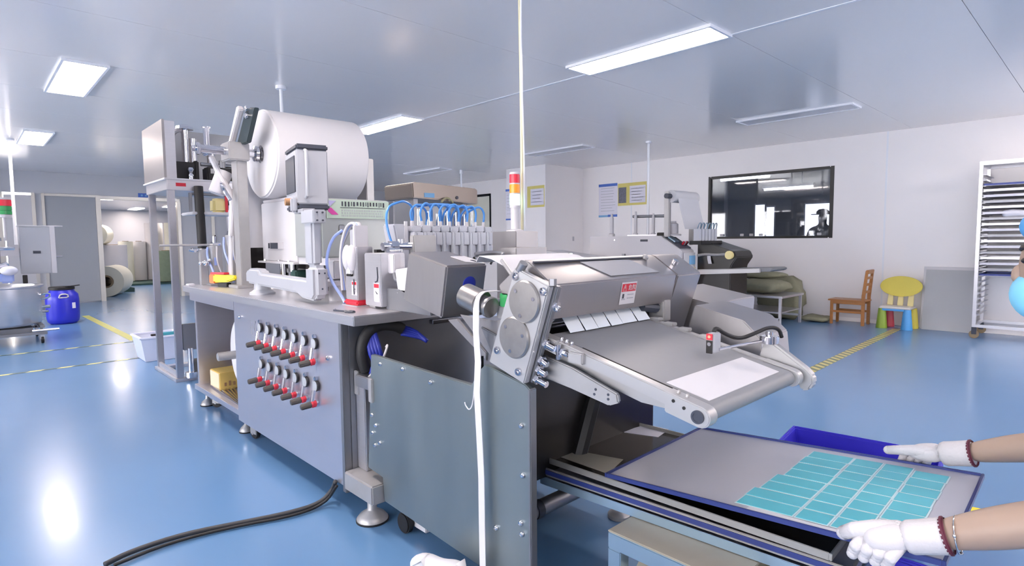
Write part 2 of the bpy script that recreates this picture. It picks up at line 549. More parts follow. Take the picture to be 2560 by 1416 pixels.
MB().box((1.24, YF - 0.04, 0), (1.29, YF + 0.1, FZ + 0.05)).box((2.15, YF - 0.04, 0), (2.24, YF + 0.1, FZ + 0.05)).box((1.29, YF - 0.04, FZ), (2.15, YF + 0.1, FZ + 0.05)).build('door_frame', 'alu', d1, bevel=0.004)
MB().cyl((1.36, YF - 0.02, 1.0), (1.36, YF - 0.07, 1.0), 0.018).cyl((1.36, YF - 0.065, 1.0), (1.52, YF - 0.065, 1.0), 0.011).cyl((1.36, YF - 0.02, 0.94), (1.36, YF - 0.03, 0.94), 0.018).build('door_handle', 'steel', d1)
d2 = struct(MB().box((0.66, YF - 0.02, 0.02), (1.10, YF + 0.03, FZ)), 'door_2', 'white_paint', bevel=0.004)
MB().box((0.55, YF - 0.04, 0), (0.64, YF + 0.1, FZ + 0.05)).box((1.08, YF - 0.04, 0), (1.14, YF + 0.1, FZ + 0.05)).build('door_frame', 'alu', d2, bevel=0.004)
# next room beyond the opening
NX0, NX1, NY1, NH = 1.6, 7.2, 25.5, 2.5
struct(MB().box((NX0, NY1, 0), (NX1, NY1 + 0.1, NH)).box((NX0 - 0.1, YF + 0.1, 0), (NX0, NY1, NH)).box((NX1, YF + 0.1, 0), (NX1 + 0.1, NY1, NH)), 'wall_next_room', 'wall_grey', smooth=False)
struct(MB().box((XL - 0.0, YF + 0.1, NH - 0.002), (NX1 + 0.1, 25.6, NH + 0.05)), 'trim_1', 'ceiling', smooth=False)
# left wall (outside the frame): daylight windows, the nearer ones added for more light
def wall_holes(name, x, y0, y1, holes, m):
    mb = MB()
    cuts = [y0] + [v for h in holes for v in h[:2]] + [y1]
    for i in range(0, len(cuts), 2):
        mb.box((x - 0.1, cuts[i], 0), (x, cuts[i + 1], CH + 0.05))
    for a, b, z0, z1 in holes:
        mb.box((x - 0.1, a, 0), (x, b, z0)).box((x - 0.1, a, z1), (x, b, CH + 0.05))
    return struct(mb, name, m, smooth=False)
LH = [(-3.2, -0.6, 0.8, 2.3), (0.2, 2.8, 0.8, 2.3), (3.6, 6.2, 0.8, 2.3), (7.2, 9.8, 0.5, 2.3), (11.0, 13.6, 0.5, 2.3)]
wl = wall_holes('wall_left', XL, YB, YF, LH, 'wall')
for k, (a, b, z0, z1) in enumerate(LH):
    w = struct(MB().box((XL - 0.06, a, z0), (XL - 0.054, b, z1)), 'window_%d' % (k + 2), 'glass', smooth=False)
    fr = MB()
    for y in (a, (a + b) / 2 - 0.02, b - 0.04):
        fr.box((XL - 0.08, y, z0), (XL + 0.01, y + 0.04, z1))
    for z in (z0, z1 - 0.04):
        fr.box((XL - 0.08, a, z), (XL + 0.01, b, z + 0.04))
    fr.build('window_frame', 'alu', w, smooth=False)
bw = MB()
BH = [(6.2, 8.6)]  # unseen window added behind the camera to let in daylight
cuts = [XL] + [v for h in BH for v in h] + [XW + 0.1]
for i in range(0, len(cuts), 2):
    bw.box((cuts[i], YB - 0.1, 0), (cuts[i + 1], YB, CH + 0.05))
for a, b in BH:
    bw.box((a, YB - 0.1, 0), (b, YB, 0.8)).box((a, YB - 0.1, 2.3), (b, YB, CH + 0.05))
struct(bw, 'wall_back', 'wall', smooth=False)
for k, (a, b) in enumerate(BH):
    w = struct(MB().box((a, YB - 0.06, 0.8), (b, YB - 0.054, 2.3)), 'window_%d' % (k + 7), 'glass', smooth=False)
    fr = MB()
    for x in (a, (a + b) / 2 - 0.02, b - 0.04):
        fr.box((x, YB - 0.08, 0.8), (x + 0.04, YB + 0.01, 2.3))
    for z in (0.8, 2.26):
        fr.box((a, YB - 0.08, z), (b, YB + 0.01, z + 0.04))
    fr.build('window_frame', 'alu', w, smooth=False)
# observation window: frame, seal, pane and the dim room behind it
w1 = struct(MB().box((XW + 0.03, WY0 + 0.02, WZ0 + 0.02), (XW + 0.036, WY1 - 0.02, WZ1 - 0.02)), 'window_1', 'glass', smooth=False)
MB().box((XW - 0.006, WY0 - 0.02, WZ0 - 0.02), (XW + 0.05, WY0 + 0.045, WZ1 + 0.02)).box((XW - 0.006, WY1 - 0.03, WZ0 - 0.02), (XW + 0.05, WY1 + 0.02, WZ1 + 0.02)) \
    .box((XW - 0.006, WY0 + 0.045, WZ0 - 0.02), (XW + 0.05, WY1 - 0.03, WZ0 + 0.025)).box((XW - 0.006, WY0 + 0.045, WZ1 - 0.03), (XW + 0.05, WY1 - 0.03, WZ1 + 0.02)).build('window_frame', 'seal', w1, bevel=0.008)
for y in (4.78, 4.42, 4.26, 4.1, 3.2):
    MB().box((XW + 0.0, y - 0.03, WZ0 + 0.03), (XW + 0.025, y + 0.03, WZ0 + 0.07)).build('clip', 'white', w1, bevel=0.004)
DX = XW + 5.2
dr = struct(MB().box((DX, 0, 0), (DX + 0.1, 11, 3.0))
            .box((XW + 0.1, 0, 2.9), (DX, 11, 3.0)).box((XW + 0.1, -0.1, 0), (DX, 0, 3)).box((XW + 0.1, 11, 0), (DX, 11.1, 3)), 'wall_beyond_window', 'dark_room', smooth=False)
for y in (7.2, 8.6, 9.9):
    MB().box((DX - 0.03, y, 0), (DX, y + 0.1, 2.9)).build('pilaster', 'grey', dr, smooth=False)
# daylit panes of the dim room's own far windows
for k, (y0, y1, z0, z1) in enumerate(((4.3, 5.25, 1.0, 2.05), (6.22, 6.46, 1.3, 2.09), (5.98, 6.17, 1.3, 2.02))):
    w = struct(MB().box((DX - 0.02, y0, z0), (DX - 0.01, y1, z1)), 'window_%d' % (k + 13), 'bright_pane', smooth=False)
    MB().box((DX - 0.04, y0 - 0.03, z0 - 0.03), (DX, y0, z1 + 0.03)).box((DX - 0.04, y1, z0 - 0.03), (DX, y1 + 0.03, z1 + 0.03)).build('window_frame', 'grey', w, smooth=False)
# floor edge trim along the right wall (small cove)
struct(MB().prism([(XW, 7.8, 0), (XW - 0.05, 7.8, 0), (XW, 7.8, 0.05)], (0, -12.0, 0)), 'baseboard_right', 'wall', smooth=False)

# ------------------------------------------------------------------ ceiling lamps
def ceiling_lamp(x, y, on, label, CH=CH):
    t = thing('ceiling_lamp', label, 'ceiling light', (x, y, CH), 'flat ceiling panel lamps')
    hx, hy = 0.163, 0.665
    MB().box((x - hx + 0.022, y - hy + 0.022, CH - 0.016), (x + hx - 0.022, y + hy - 0.022, CH - 0.006)).build('diffuser', 'lamp_on' if on else 'lamp_off', t, smooth=False)
    f = MB()
    f.box((x - hx, y - hy, CH - 0.022), (x - hx + 0.02, y + hy, CH)).box((x + hx - 0.02, y - hy, CH - 0.022), (x + hx, y + hy, CH))
    f.box((x - hx + 0.02, y - hy, CH - 0.022), (x + hx - 0.02, y - hy + 0.02, CH)).box((x - hx + 0.02, y + hy - 0.02, CH - 0.022), (x + hx - 0.02, y + hy, CH))
    f.build('lamp_frame', 'lamp_frame', t, smooth=False)
    return t
ceiling_lamp(0.825, 6.56, True, 'lit square-looking ceiling panel lamp at upper left, the nearer of two')
ceiling_lamp(0.825, 10.5, True, 'lit ceiling panel lamp at far left above the thin conduit, the smaller of two')
ceiling_lamp(4.01, 2.69, True, 'large lit ceiling panel lamp in the upper right beside the seam')
ceiling_lamp(4.0, 6.56, True, 'lit ceiling panel lamp partly hidden behind the big white roll')
ceiling_lamp(7.38, 2.77, False, 'unlit ceiling panel lamp above the dark observation window')
ceiling_lamp(7.28, 6.52, False, 'unlit ceiling panel lamp right of the yellow hanging cable')
ceiling_lamp(7.28, 10.25, False, 'unlit ceiling panel lamp above the brown steel exhaust box')
ceiling_lamp(0.825, 2.69, True, 'lit ceiling panel lamp overhead left of the camera, outside the view')
ceiling_lamp(0.825, -1.2, True, 'lit ceiling panel lamp behind the camera on the left')
ceiling_lamp(4.0, -1.2, True, 'lit ceiling panel lamp behind the camera on the right')
ceiling_lamp(7.3, -1.2, True, 'lit ceiling panel lamp above the tray rack corner, outside the view')
ceiling_lamp(4.0, 10.4, True, 'lit ceiling panel lamp hidden behind the steel tower')
ceiling_lamp(3.0, 18.95, True, 'small lit ceiling lamp in the next room seen through the opening', 2.495)
ceiling_lamp(5.0, 17.2, True, 'added unseen ceiling lamp in the next room behind the far wall on the right', 2.495)  # unseen lamps from here on, added to brighten the next room
ceiling_lamp(4.6, 24.3, True, 'added unseen ceiling lamp at the rear of the next room', 2.495)
ceiling_lamp(5.2, 22.0, True, 'added fill lamp deep in the next room, hidden from view', 2.495)
ceiling_lamp(2.9, 21.6, True, 'added unseen ceiling lamp in the next room above the standing rolls', 2.495)
ceiling_lamp(7.3, -3.0, True, 'added unseen panel lamp in the back right corner, brightening the right wall')  # this lamp and the next are added unseen to light the right wall
ceiling_lamp(9.0, -1.2, True, 'added unseen panel lamp close to the right wall, brightening it')
for (y, x, lab) in ((5.5, 12.0, 'long lit tube lamp at the window top, the left and higher one'), (5.15, 13.4, 'shorter lit tube lamp in the window, the lower one')):
    t = thing('tube_lamp', lab, 'lamp', (x, y, 2.6), 'tube lamps in the dim room beyond the window')
    z = 2.53 if x < 13 else 2.38
    MB().box((x - 0.06, y - 0.55, z), (x + 0.06, y + 0.55, z + 0.05)).build('lamp_housing', 'white', t)
    MB().cyl((x, y - 0.52, z - 0.02), (x, y + 0.52, z - 0.02), 0.03, n=12).build('lamp_tube', 'lamp_far', t)
    MB().cyl((x, y - 0.3, z + 0.05), (x, y - 0.3, 2.9), 0.012, n=8).build('hanger_rod', 'dark_cap', t)

# ------------------------------------------------------------------ floor tapes
def tape(name, p, q, w, m, label):
    p, q = Vector(p), Vector(q)
    s = (q - p).cross(Vector((0, 0, 1))).normalized() * w / 2
    o = MB().prism([p - s, q - s, q + s, p + s], (0, 0, 0.0015)).build(name, m, smooth=False)
    tag(o, label, 'floor tape')
tape('floor_tape', (-0.8, 8.66, 0.0005), (1.62, 8.63, 0.0005), 0.055, 'hazard', 'thin yellow and dark striped tape line across left floor, the farther of two')
tape('floor_tape', (-0.8, 7.32, 0.0005), (1.62, 7.35, 0.0005), 0.055, 'hazard', 'thin yellow and dark striped tape line across left floor, the nearer of two')
tape('floor_tape', (1.50, 12.4, 0.0005), (1.56, 8.75, 0.0005), 0.10, 'tape_yellow', 'plain yellow tape running from the blue drum to the white bin')
tape('floor_tape', (5.0, 1.93, 0.0005), (9.15, 2.03, 0.0005), 0.10, 'hazard_r', 'worn yellow striped tape leading to the childrens chair at the wall')

# ================================================================== NEXT ROOM: rolls seen through the opening
def fabric_roll(c, axis, r, L, m, label, core='kraft', group='rolls stored in the next room'):
    c, axis = Vector(c), Vector(axis).normalized()
    t = thing('fabric_roll', label, 'roll', c - Vector((0, 0, r if abs(axis.z) < 0.5 else L / 2)), group)
    a, b = c - axis * L / 2, c + axis * L / 2
    MB().ring(a, b, r, r * 0.42, 32).build('wound_sheet', m, t, bevel=0.008, angle=50)
    MB().ring(a - axis * 0.015, b + axis * 0.015, r * 0.42, r * 0.32, 24).build('core_tube', core, t)
    return t
fabric_roll((2.62, 17.0, 0.36), (0.35, 1, 0), 0.36, 1.2, 'cream_roll', 'large cream roll lying on the floor behind the grey door')
fabric_roll((3.0, 19.2, 0.62), (0, 0, 1), 0.36, 1.2, 'roll', 'white wrapped roll standing upright behind the lying roll')
fabric_roll((2.72, 19.2, 1.50), (0.35, 1, 0), 0.28, 0.8, 'cream_roll', 'cream roll lying on top of the upright white roll')
for k, (x, y, r, h, z, m, lab) in enumerate([
        (3.75, 21.6, 0.20, 1.25, 0.05, 'cream_roll', 'slim cream roll standing left in the row at the back'),
        (4.16, 21.9, 0.20, 1.25, 0.05, 'roll', 'slim white roll standing second in the row at the back'),
        (4.62, 22.0, 0.26, 1.85, 0.05, 'roll', 'tall white roll standing behind the slim cream rolls'),
        (5.1, 21.6, 0.26, 1.85, 0.05, 'cream_roll', 'tall cream roll right of the tall white roll'),
        (4.66, 20.6, 0.36, 0.95, 0.05, 'green_wrap', 'short roll in dull green wrapping beside the tower post')]):
    fabric_roll((x, y, z + 0.02 + h / 2), (0, 0, 1), r, h, m, lab)
t = tag(MB().box((3.5, 20.2, 0), (5.3, 22.3, 0.05)).build('pallet_board', 'dark_green', bevel=0.01), 'dark green low board under the standing rolls', 'board')
t = thing('green_crate', 'small dark green crate on the floor beside the upright white roll', 'crate', (3.0, 17.9, 0))
MB().box((2.98, 17.7, 0), (3.22, 18.05, 0.015)).box((2.98, 17.7, 0.015), (3.0, 18.05, 0.10)).box((3.2, 17.7, 0.015), (3.22, 18.05, 0.10)).box((3.0, 17.7, 0.015), (3.2, 17.72, 0.10)).box((3.0, 18.03, 0.015), (3.2, 18.05, 0.10)).build('crate_body', 'dark_green', t, bevel=0.004)

# ------------------------------------------------------------------ blue drum
t = thing('blue_drum', 'blue plastic drum with a black lid beside the grey door', 'drum', (1.11, 11.5, 0))
bx, by = 1.11, 11.5
MB().lathe([(0.165, 0), (0.20, 0.035), (0.213, 0.09), (0.217, 0.2), (0.217, 0.38), (0.208, 0.46), (0.165, 0.51), (0.155, 0.54)], (bx, by, 0)).build('drum_body', 'blue', t, angle=60)
MB().lathe([(0.162, 0.535), (0.168, 0.54), (0.168, 0.575), (0.155, 0.585), (0.02, 0.59)], (bx, by, 0)).build('lid', 'black', t)
MB().tube([(bx + 0.03, by - 0.16, 0.585), (bx + 0.22, by - 0.09, 0.60)], 0.009, 6).build('lid_lever', 'black', t)
hd = MB().tube([(bx - 0.06, by - 0.205, 0.42), (bx - 0.045, by - 0.215, 0.475), (bx + 0.045, by - 0.215, 0.475), (bx + 0.06, by - 0.205, 0.42), (bx - 0.06, by - 0.205, 0.42)], 0.011, 8, 1)
hd.build('drum_handle', 'white', t)
MB().cbox((bx + 0.12, by - 0.177, 0.29), (0.05, 0.016, 0.09), rot_about((bx + 0.12, by - 0.177, 0.29), 'Z', R(34))).build('paper_label', 'paper', t)

# ------------------------------------------------------------------ mixing tank on a wheeled cart (left edge)
tx, ty = 0.30, 9.75
t = thing('mixing_tank', 'round stainless mixing tank on a wheeled cart at the left edge', 'tank', (tx, ty, 0))
MB().lathe([(0.40, 0.23), (0.425, 0.26), (0.425, 0.70), (0.455, 0.715), (0.455, 0.73), (0.41, 0.73), (0.40, 0.70), (0.40, 0.40), (0.05, 0.38)], (tx, ty, 0), n=48).build('tank_vessel', 'steel', t, angle=50)
MB().cyl((tx + 0.42, ty - 0.1, 0.44), (tx + 0.5, ty - 0.12, 0.44), 0.022).cyl((tx + 0.42, ty - 0.1, 0.38), (tx + 0.48, ty - 0.12, 0.38), 0.016).build('drain_valve', 'chrome', t)
MB().tube([(tx + 0.40, ty - 0.12, 0.6), (tx + 0.5, ty - 0.14, 0.62), (tx + 0.5, ty - 0.14, 0.56), (tx + 0.4, ty - 0.12, 0.54)], 0.012, 8, 1).build('tank_handle', 'chrome', t)
fr = MB()
for a in (-0.4, 0.36):
    fr.box((tx + a, ty - 0.42, 0.20), (tx + a + 0.05, ty + 0.42, 0.23))
for b in (-0.42, 0.38):
    fr.box((tx - 0.4, ty + b, 0.115), (tx + 0.43, ty + b + 0.04, 0.15))
for a in (-0.38, 0.36):
    for b in (-0.40, 0.38):
        fr.box((tx + a, ty + b, 0.12), (tx + a + 0.03, ty + b + 0.03, 0.22))
fr.box((tx - 0.3, ty - 0.3, 0.13), (tx + 0.3, ty + 0.3, 0.2))
fr.build('cart_frame', 'steel_dark', t, bevel=0.003)
MB().tube([(tx + 0.28, ty - 0.42, 0.17), (tx + 0.55, ty - 0.42, 0.17)], 0.014, 8).build('push_bar', 'steel', t)
for a in (-0.36, 0.38):
    for b in (-0.38, 0.40):
        c = MB().cyl((tx + a - 0.014, ty + b, 0.045), (tx + a + 0.014, ty + b, 0.045), 0.045, n=18).build('caster_wheel', 'black', t, bevel=0.004)
        MB().box((tx + a - 0.02, ty + b - 0.02, 0.05), (tx + a + 0.02, ty + b + 0.02, 0.12)).build('caster_fork', 'steel', c, bevel=0.003)
# mixer stand with control cabinet and signal lamp
t = thing('mixer_stand', 'mixer head stand with a grey control cabinet behind the round tank', 'mixer', (0.25, 10.35, 0))
MB().box((0.02, 10.28, 0), (0.14, 10.42, 1.55)).box((-0.3, 10.2, 0), (0.3, 10.5, 0.08)).build('stand_column', 'steel_dark', t, bevel=0.006)
cb = MB().box((0.56, 10.0, 0.86), (0.90, 10.22, 1.49)).build('control_cabinet', 'grey_paint', t, bevel=0.006)
MB().box((0.545, 9.985, 1.49), (1.02, 10.24, 1.505)).build('rain_roof', 'white_paint', cb, bevel=0.003)
MB().box((0.69, 9.992, 1.13), (0.77, 10.0, 1.165)).box((0.697, 9.988, 1.137), (0.763, 9.992, 1.158)).build('cabinet_latch', 'dark_cap', cb)
MB().box((0.875, 9.985, 0.86), (0.93, 10.0, 1.49)).build('cabinet_door_edge', 'white', cb, bevel=0.003)
MB().box((0.14, 10.18, 1.1), (0.56, 10.24, 1.2)).build('cabinet_bracket', 'steel', t, bevel=0.003)
MB().box((0.1, 9.95, 0.95), (0.36, 10.3, 1.25)).build('motor_housing', 'steel_dark', t, bevel=0.02)
MB().cyl((0.3, 9.9, 0.85), (0.3, 9.9, 1.3), 0.05).cyl((0.3, 9.9, 1.3), (0.3, 9.9, 1.34), 0.08).build('mixer_shaft', 'chrome', t)
MB().tube([(-0.1, 9.85, 1.2), (0.2, 9.85, 1.2), (0.5, 9.95, 1.2)], 0.02).tube([(0.1, 9.8, 0.75), (0.25, 9.8, 0.95), (0.42, 9.85, 1.0)], 0.035).build('pipework', 'chrome', t)
MB().box((-0.05, 10.6, 1.2), (0.32, 10.9, 1.86)).build('rear_cabinet', 'grey_paint', t, bevel=0.01)
MB().box((0.33, 9.75, 0.76), (0.47, 9.82, 0.9)).build('blue_rag', 'pale_tube', t, bevel=0.02)
MB().ball((0.42, 9.72, 0.92), (0.09, 0.08, 0.06)).build('milky_jug', 'milky', t)
MB().box((0.56, 9.9, 0.74), (0.61, 9.95, 0.85)).build('black_clamp', 'black', t, bevel=0.004)
t = thing('signal_tower', 'red and green signal lamp at far left above the mixer', 'signal light', (0.44, 9.9, 1.34))
MB().cyl((0.42, 9.95, 1.3), (0.42, 9.95, 1.60), 0.018).build('pole', 'white', t)
for z0, z1, m in ((1.60, 1.64, 'white'), (1.64, 1.69, 'green_off'), (1.69, 1.75, 'green_off'), (1.75, 1.83, 'red_lamp'), (1.83, 1.86, 'white')):
    MB().cyl((0.42, 9.95, z0), (0.42, 9.95, z1 - 0.002), 0.085, n=24).build('lens', m, t, bevel=0.004)
t = tag(MB().cyl((0.57, 10.85, 1.25), (0.57, 10.85, CH), 0.02, n=12).cyl((0.57, 10.85, CH - 0.03), (0.57, 10.85, CH), 0.06, n=16).build('conduit_pipe', 'lamp_frame'), 'white conduit pipe dropping from the ceiling at far left', 'pipe')

# ------------------------------------------------------------------ white bin by the tower
t = thing('plastic_bin', 'translucent white bin on the floor left of the steel tower', 'bin', (1.46, 7.28, 0))
cx, cy = 1.50, 7.22
def frustum(mb, cx, cy, z0, z1, w0, d0, w1, d1):
    a = [(cx - w0, cy - d0, z0), (cx + w0, cy - d0, z0), (cx + w0, cy + d0, z0), (cx - w0, cy + d0, z0)]
    b = [(cx - w1, cy - d1, z1), (cx + w1, cy - d1, z1), (cx + w1, cy + d1, z1), (cx - w1, cy + d1, z1)]
    return mb.add(a + b, [(3, 2, 1, 0), (0, 1, 5, 4), (1, 2, 6, 5), (2, 3, 7, 6), (3, 0, 4, 7)])
mb = frustum(MB(), cx, cy, 0.002, 0.25, 0.16, 0.19, 0.20, 0.23)
frustum(mb, cx, cy, 0.02, 0.25, 0.15, 0.18, 0.19, 0.22)
mb.build('bin_body', 'milky', t, smooth=False)
r_ = MB().box((cx - 0.215, cy - 0.245, 0.245), (cx + 0.215, cy - 0.215, 0.265)).box((cx - 0.215, cy + 0.215, 0.245), (cx + 0.215, cy + 0.245, 0.265)).box((cx - 0.215, cy - 0.215, 0.245), (cx - 0.185, cy + 0.215, 0.265)).box((cx + 0.185, cy - 0.215, 0.245), (cx + 0.215, cy + 0.215, 0.265))
r_.build('bin_rim', 'milky', t, bevel=0.004)
t = thing('scraper', 'teal handled scraper lying across the white bin', 'tool', (cx, cy, 0.265))
MB().box((cx - 0.02, cy - 0.22, 0.266), (cx + 0.24, cy - 0.15, 0.296)).build('handle', 'teal', t, bevel=0.006)
MB().box((cx - 0.10, cy - 0.21, 0.27), (cx - 0.02, cy - 0.17, 0.29)).build('tip', 'black', t, bevel=0.004)

# ================================================================== RIGHT SIDE
# posters
def poster(y0, y1, z0, z1, x, label, parts):
    t = thing('poster', label, 'poster', (x, (y0 + y1) / 2, z0))
    MB().box((x - 0.004, y0, z0), (x, y1, z1)).build('sheet', parts[0], t, smooth=False)
    for nm, a, b, c, d, m in parts[1]:
        Y0, Y1 = y1 - (y1 - y0) * a, y1 - (y1 - y0) * b
        MB().box((x - 0.006, min(Y0, Y1), z0 + (z1 - z0) * c), (x - 0.004, max(Y0, Y1), z0 + (z1 - z0) * d)).build(nm, m, t, smooth=False)
    return t
random.seed(3)
lines = [('text_line', 0.12, 0.9 - random.random() * 0.2, 0.86 - 0.085 * i, 0.87 - 0.085 * i, 'ink') for i in range(9)]
A = (9.575,7.448,2.376)
B = (9.575,6.983,1.705)
poster(B[1], A[1], B[2], A[2], XW - 0.001, 'white notice with a blue header and blue foot band on the wall',
       ('paper', [('header_band', 0, 1, 0.92, 1, 'poster_blue'), ('foot_band', 0, 0.5, 0, 0.06, 'poster_sky'), ('foot_band', 0.5, 1, 0, 0.07, 'poster_blue')] + lines))
A = (9.575,6.967,2.356)
B = (9.575,6.301,1.917)
poster(B[1], A[1], B[2], A[2], XW - 0.001, 'yellow framed notice with a photo, right of the blue headed one',
       ('poster_yellow', [('printed_photo', 0.02, 0.3, 0.12, 0.82, 'photo'), ('text_sheet', 0.42, 0.97, 0.1, 0.86, 'paper')] +
        [('text_line', 0.48, 0.9 - 0.05 * (i % 3), 0.72 - 0.13 * i, 0.74 - 0.13 * i, 'ink') for i in range(5)]))
A = (8.415,8.373,2.337)
B = (8.415,7.896,1.909)
poster(B[1], A[1], B[2], A[2], 8.419, 'yellow framed notice on the boxed wall column',
       ('poster_yellow', [('text_sheet', 0.2, 0.97, 0.1, 0.86, 'paper')] + [('text_line', 0.3, 0.85 - 0.05 * (i % 3), 0.72 - 0.16 * i, 0.74 - 0.16 * i, 'ink') for i in range(4)]))
A = (8.415,9.018,2.325)
B = (8.415,8.685,1.674)
poster(B[1], A[1], B[2], A[2], 8.419, 'white notice with blue tabs behind the signal tower',
       ('paper', [('header_band', 0, 0.35, 0.93, 1, 'poster_blue'), ('foot_band', 0, 0.45, 0, 0.05, 'poster_blue')] + [('text_line', 0.1, 0.85 - 0.05 * (i % 3), 0.8 - 0.1 * i, 0.81 - 0.1 * i, 'ink') for i in range(7)]))

# far lit opening at right of the exhaust box (a second observation window on the right wall)
A = (9.575,11.291,2.353)
B = (9.575,10.849,1.366)
w = struct(MB().box((XW - 0.01, B[1], 0.9), (XW - 0.004, A[1] + 0.9, A[2])), 'window_12', 'cream_roll', smooth=False)
MB().box((XW - 0.02, B[1] - 0.05, 0.85), (XW, B[1], A[2] + 0.06)).box((XW - 0.02, B[1], A[2]), (XW, A[1] + 0.9, A[2] + 0.06)).build('window_frame', 'seal', w, bevel=0.006)

# conduit of the second machine
t = tag(MB().cyl((7.69, 5.03, 1.28), (7.69, 5.03, CH), 0.02, n=12).cyl((7.69, 5.03, CH - 0.03), (7.69, 5.03, CH), 0.045, n=14).build('conduit_pipe', 'lamp_frame'), 'white conduit pipe dropping to the second machine by the posters', 'pipe')

# ------------------------------------------------------------------ second machine at the back right
mx = 7.0
t = thing('packing_machine', 'second grey production machine standing in front of the right wall', 'machine', (7.5, 5.0, 0))
# body: side profile extruded through X
prof = [(6.2, 0.1), (6.2, 1.10), (5.61, 1.295), (4.38, 1.293), (4.06, 1.09), (4.02, 0.1)]
MB().prism([(mx, y, z) for y, z in [(5.62, 0.12), (5.62, 1.295), (4.38, 1.293), (4.05, 1.09), (4.03, 0.12)]], (0.33, 0, 0)).build('machine_body', 'white', t, bevel=0.008)
for y in (5.4, 4.3):
    for x in (mx + 0.06, mx + 0.27):
        MB().cyl((x, y, 0), (x, y, 0.12), 0.03, n=12).build('foot', 'steel_dark', t)
MB().prism([(mx - 0.05, 6.3, 0.5), (mx - 0.05, 6.14, 1.09), (mx - 0.05, 4.9, 0.955), (mx - 0.05, 4.9, 0.5)], (-0.45, 0, 0)).build('guard_cover', 'white_paint', t, bevel=0.006)
MB().box((mx - 0.06, 4.93, 0.99), (mx - 0.03, 4.98, 1.04)).build('cover_handle', 'steel_dark', t, bevel=0.004)
MB().prism([(mx + 0.03, 4.33, 1.268), (mx + 0.31, 4.33, 1.268), (mx + 0.31, 4.09, 1.117), (mx + 0.03, 4.09, 1.117)], (0, -0.006, 0.01)).build('console_panel', 'dark_cap', t)
MB().prism([(mx + 0.06, 4.30, 1.268), (mx + 0.17, 4.30, 1.268), (mx + 0.17, 4.19, 1.198), (mx + 0.06, 4.19, 1.198)], (0, -0.01, 0.016)).build('console_screen', 'rail_blue', t)
for k in range(4):
    MB().cyl((mx + 0.19 + 0.032 * k, 4.15, 1.172), (mx + 0.19 + 0.032 * k, 4.12, 1.21), 0.016, n=12).build('push_button', ('red', 'white', 'red', 'black')[k], t)
MB().box((mx + 0.03, 4.02, 0.72), (mx + 0.31, 4.035, 1.06)).build('side_placard', 'white_paint', t)
MB().box((mx + 0.03, 4.012, 0.72), (mx + 0.13, 4.02, 0.90)).build('placard_patch', 'orange', t)
MB().box((mx + 0.15, 4.012, 0.90), (mx + 0.30, 4.02, 1.02)).build('placard_patch', 'poster_sky', t)
MB().box((mx + 0.14, 4.012, 0.72), (mx + 0.31, 4.02, 0.86)).build('placard_patch', 'card_pale', t)
MB().cyl((mx + 0.0, 5.15, 1.24), (mx - 0.004, 5.15, 1.24), 0.012).build('rivet', 'chrome', t)
MB().box((mx - 0.006, 4.58, 1.215), (mx, 4.70, 1.245)).build('name_plate', 'dark_cap', t)
# devices on top: jars, uprights, bar
for y, h, r in ((5.35, 0.34, 0.03), (4.92, 0.36, 0.022), (4.62, 0.32, 0.022), (4.3, 0.2, 0.07)):
    MB().lathe([(r * 1.6, 0), (r * 1.6, h * 0.1), (r, h * 0.14), (r, h * 0.8), (r * 0.6, h * 0.9), (r * 0.6, h)], (mx + 0.2, y, 1.295), n=16).build('upright_rod', 'white', t)
MB().box((mx + 0.1, 4.5, 1.295), (mx + 0.32, 5.0, 1.315)).build('device_plate', 'steel', t, bevel=0.003)
MB().box((mx + 0.1, 4.38, 1.295), (mx + 0.32, 4.5, 1.34)).build('device_base', 'black', t, bevel=0.006)
MB().cyl((mx + 0.25, 5.0, 1.585), (mx + 0.25, 4.40, 1.575), 0.02, n=12).build('guide_bar', 'steel_dark', t)
# unwinder arch with a white roll
ax = mx + 0.05
MB().box((ax - 0.03, 4.26, 1.28), (ax + 0.03, 4.34, 1.90)).build('arch_post', 'cast', t, bevel=0.01)
MB().box((ax + 0.60, 4.26, 1.16), (ax + 0.65, 4.32, 1.90)).build('arch_post', 'cast', t, bevel=0.01)
MB().cyl((ax - 0.0, 4.25, 1.83), (ax + 0.63, 4.25, 1.83), 0.085, n=28).build('white_roll', 'roll', t)
MB().cyl((ax - 0.12, 4.25, 1.83), (ax - 0.02, 4.25, 1.83), 0.035).build('roll_knob', 'dark_cap', t)
MB().strip([(ax + 0.32, 4.17, 1.80), (ax + 0.32, 4.12, 1.6), (ax + 0.32, 4.06, 1.38)], (0.54, 0, 0), 0.003).build('roll_web', 'web', t)
for k in range(6):
    xx = mx + 0.14 + 0.088 * k
    MB().box((xx - 0.035, 3.86, 1.22), (xx + 0.035, 3.94, 1.38)).build('nozzle_block', 'hopper', t, bevel=0.006)
    MB().tube([(xx, 3.9, 1.38), (xx - 0.02, 3.86, 1.46), (xx + 0.07, 3.88, 1.46), (xx + 0.08, 3.9, 1.38)], 0.007, 6, 2).build('air_tube', 'rail_blue', t)
MB().box((mx + 0.07, 3.8, 1.17), (mx + 0.65, 3.98, 1.22)).build('nozzle_beam', 'black', t, bevel=0.006)
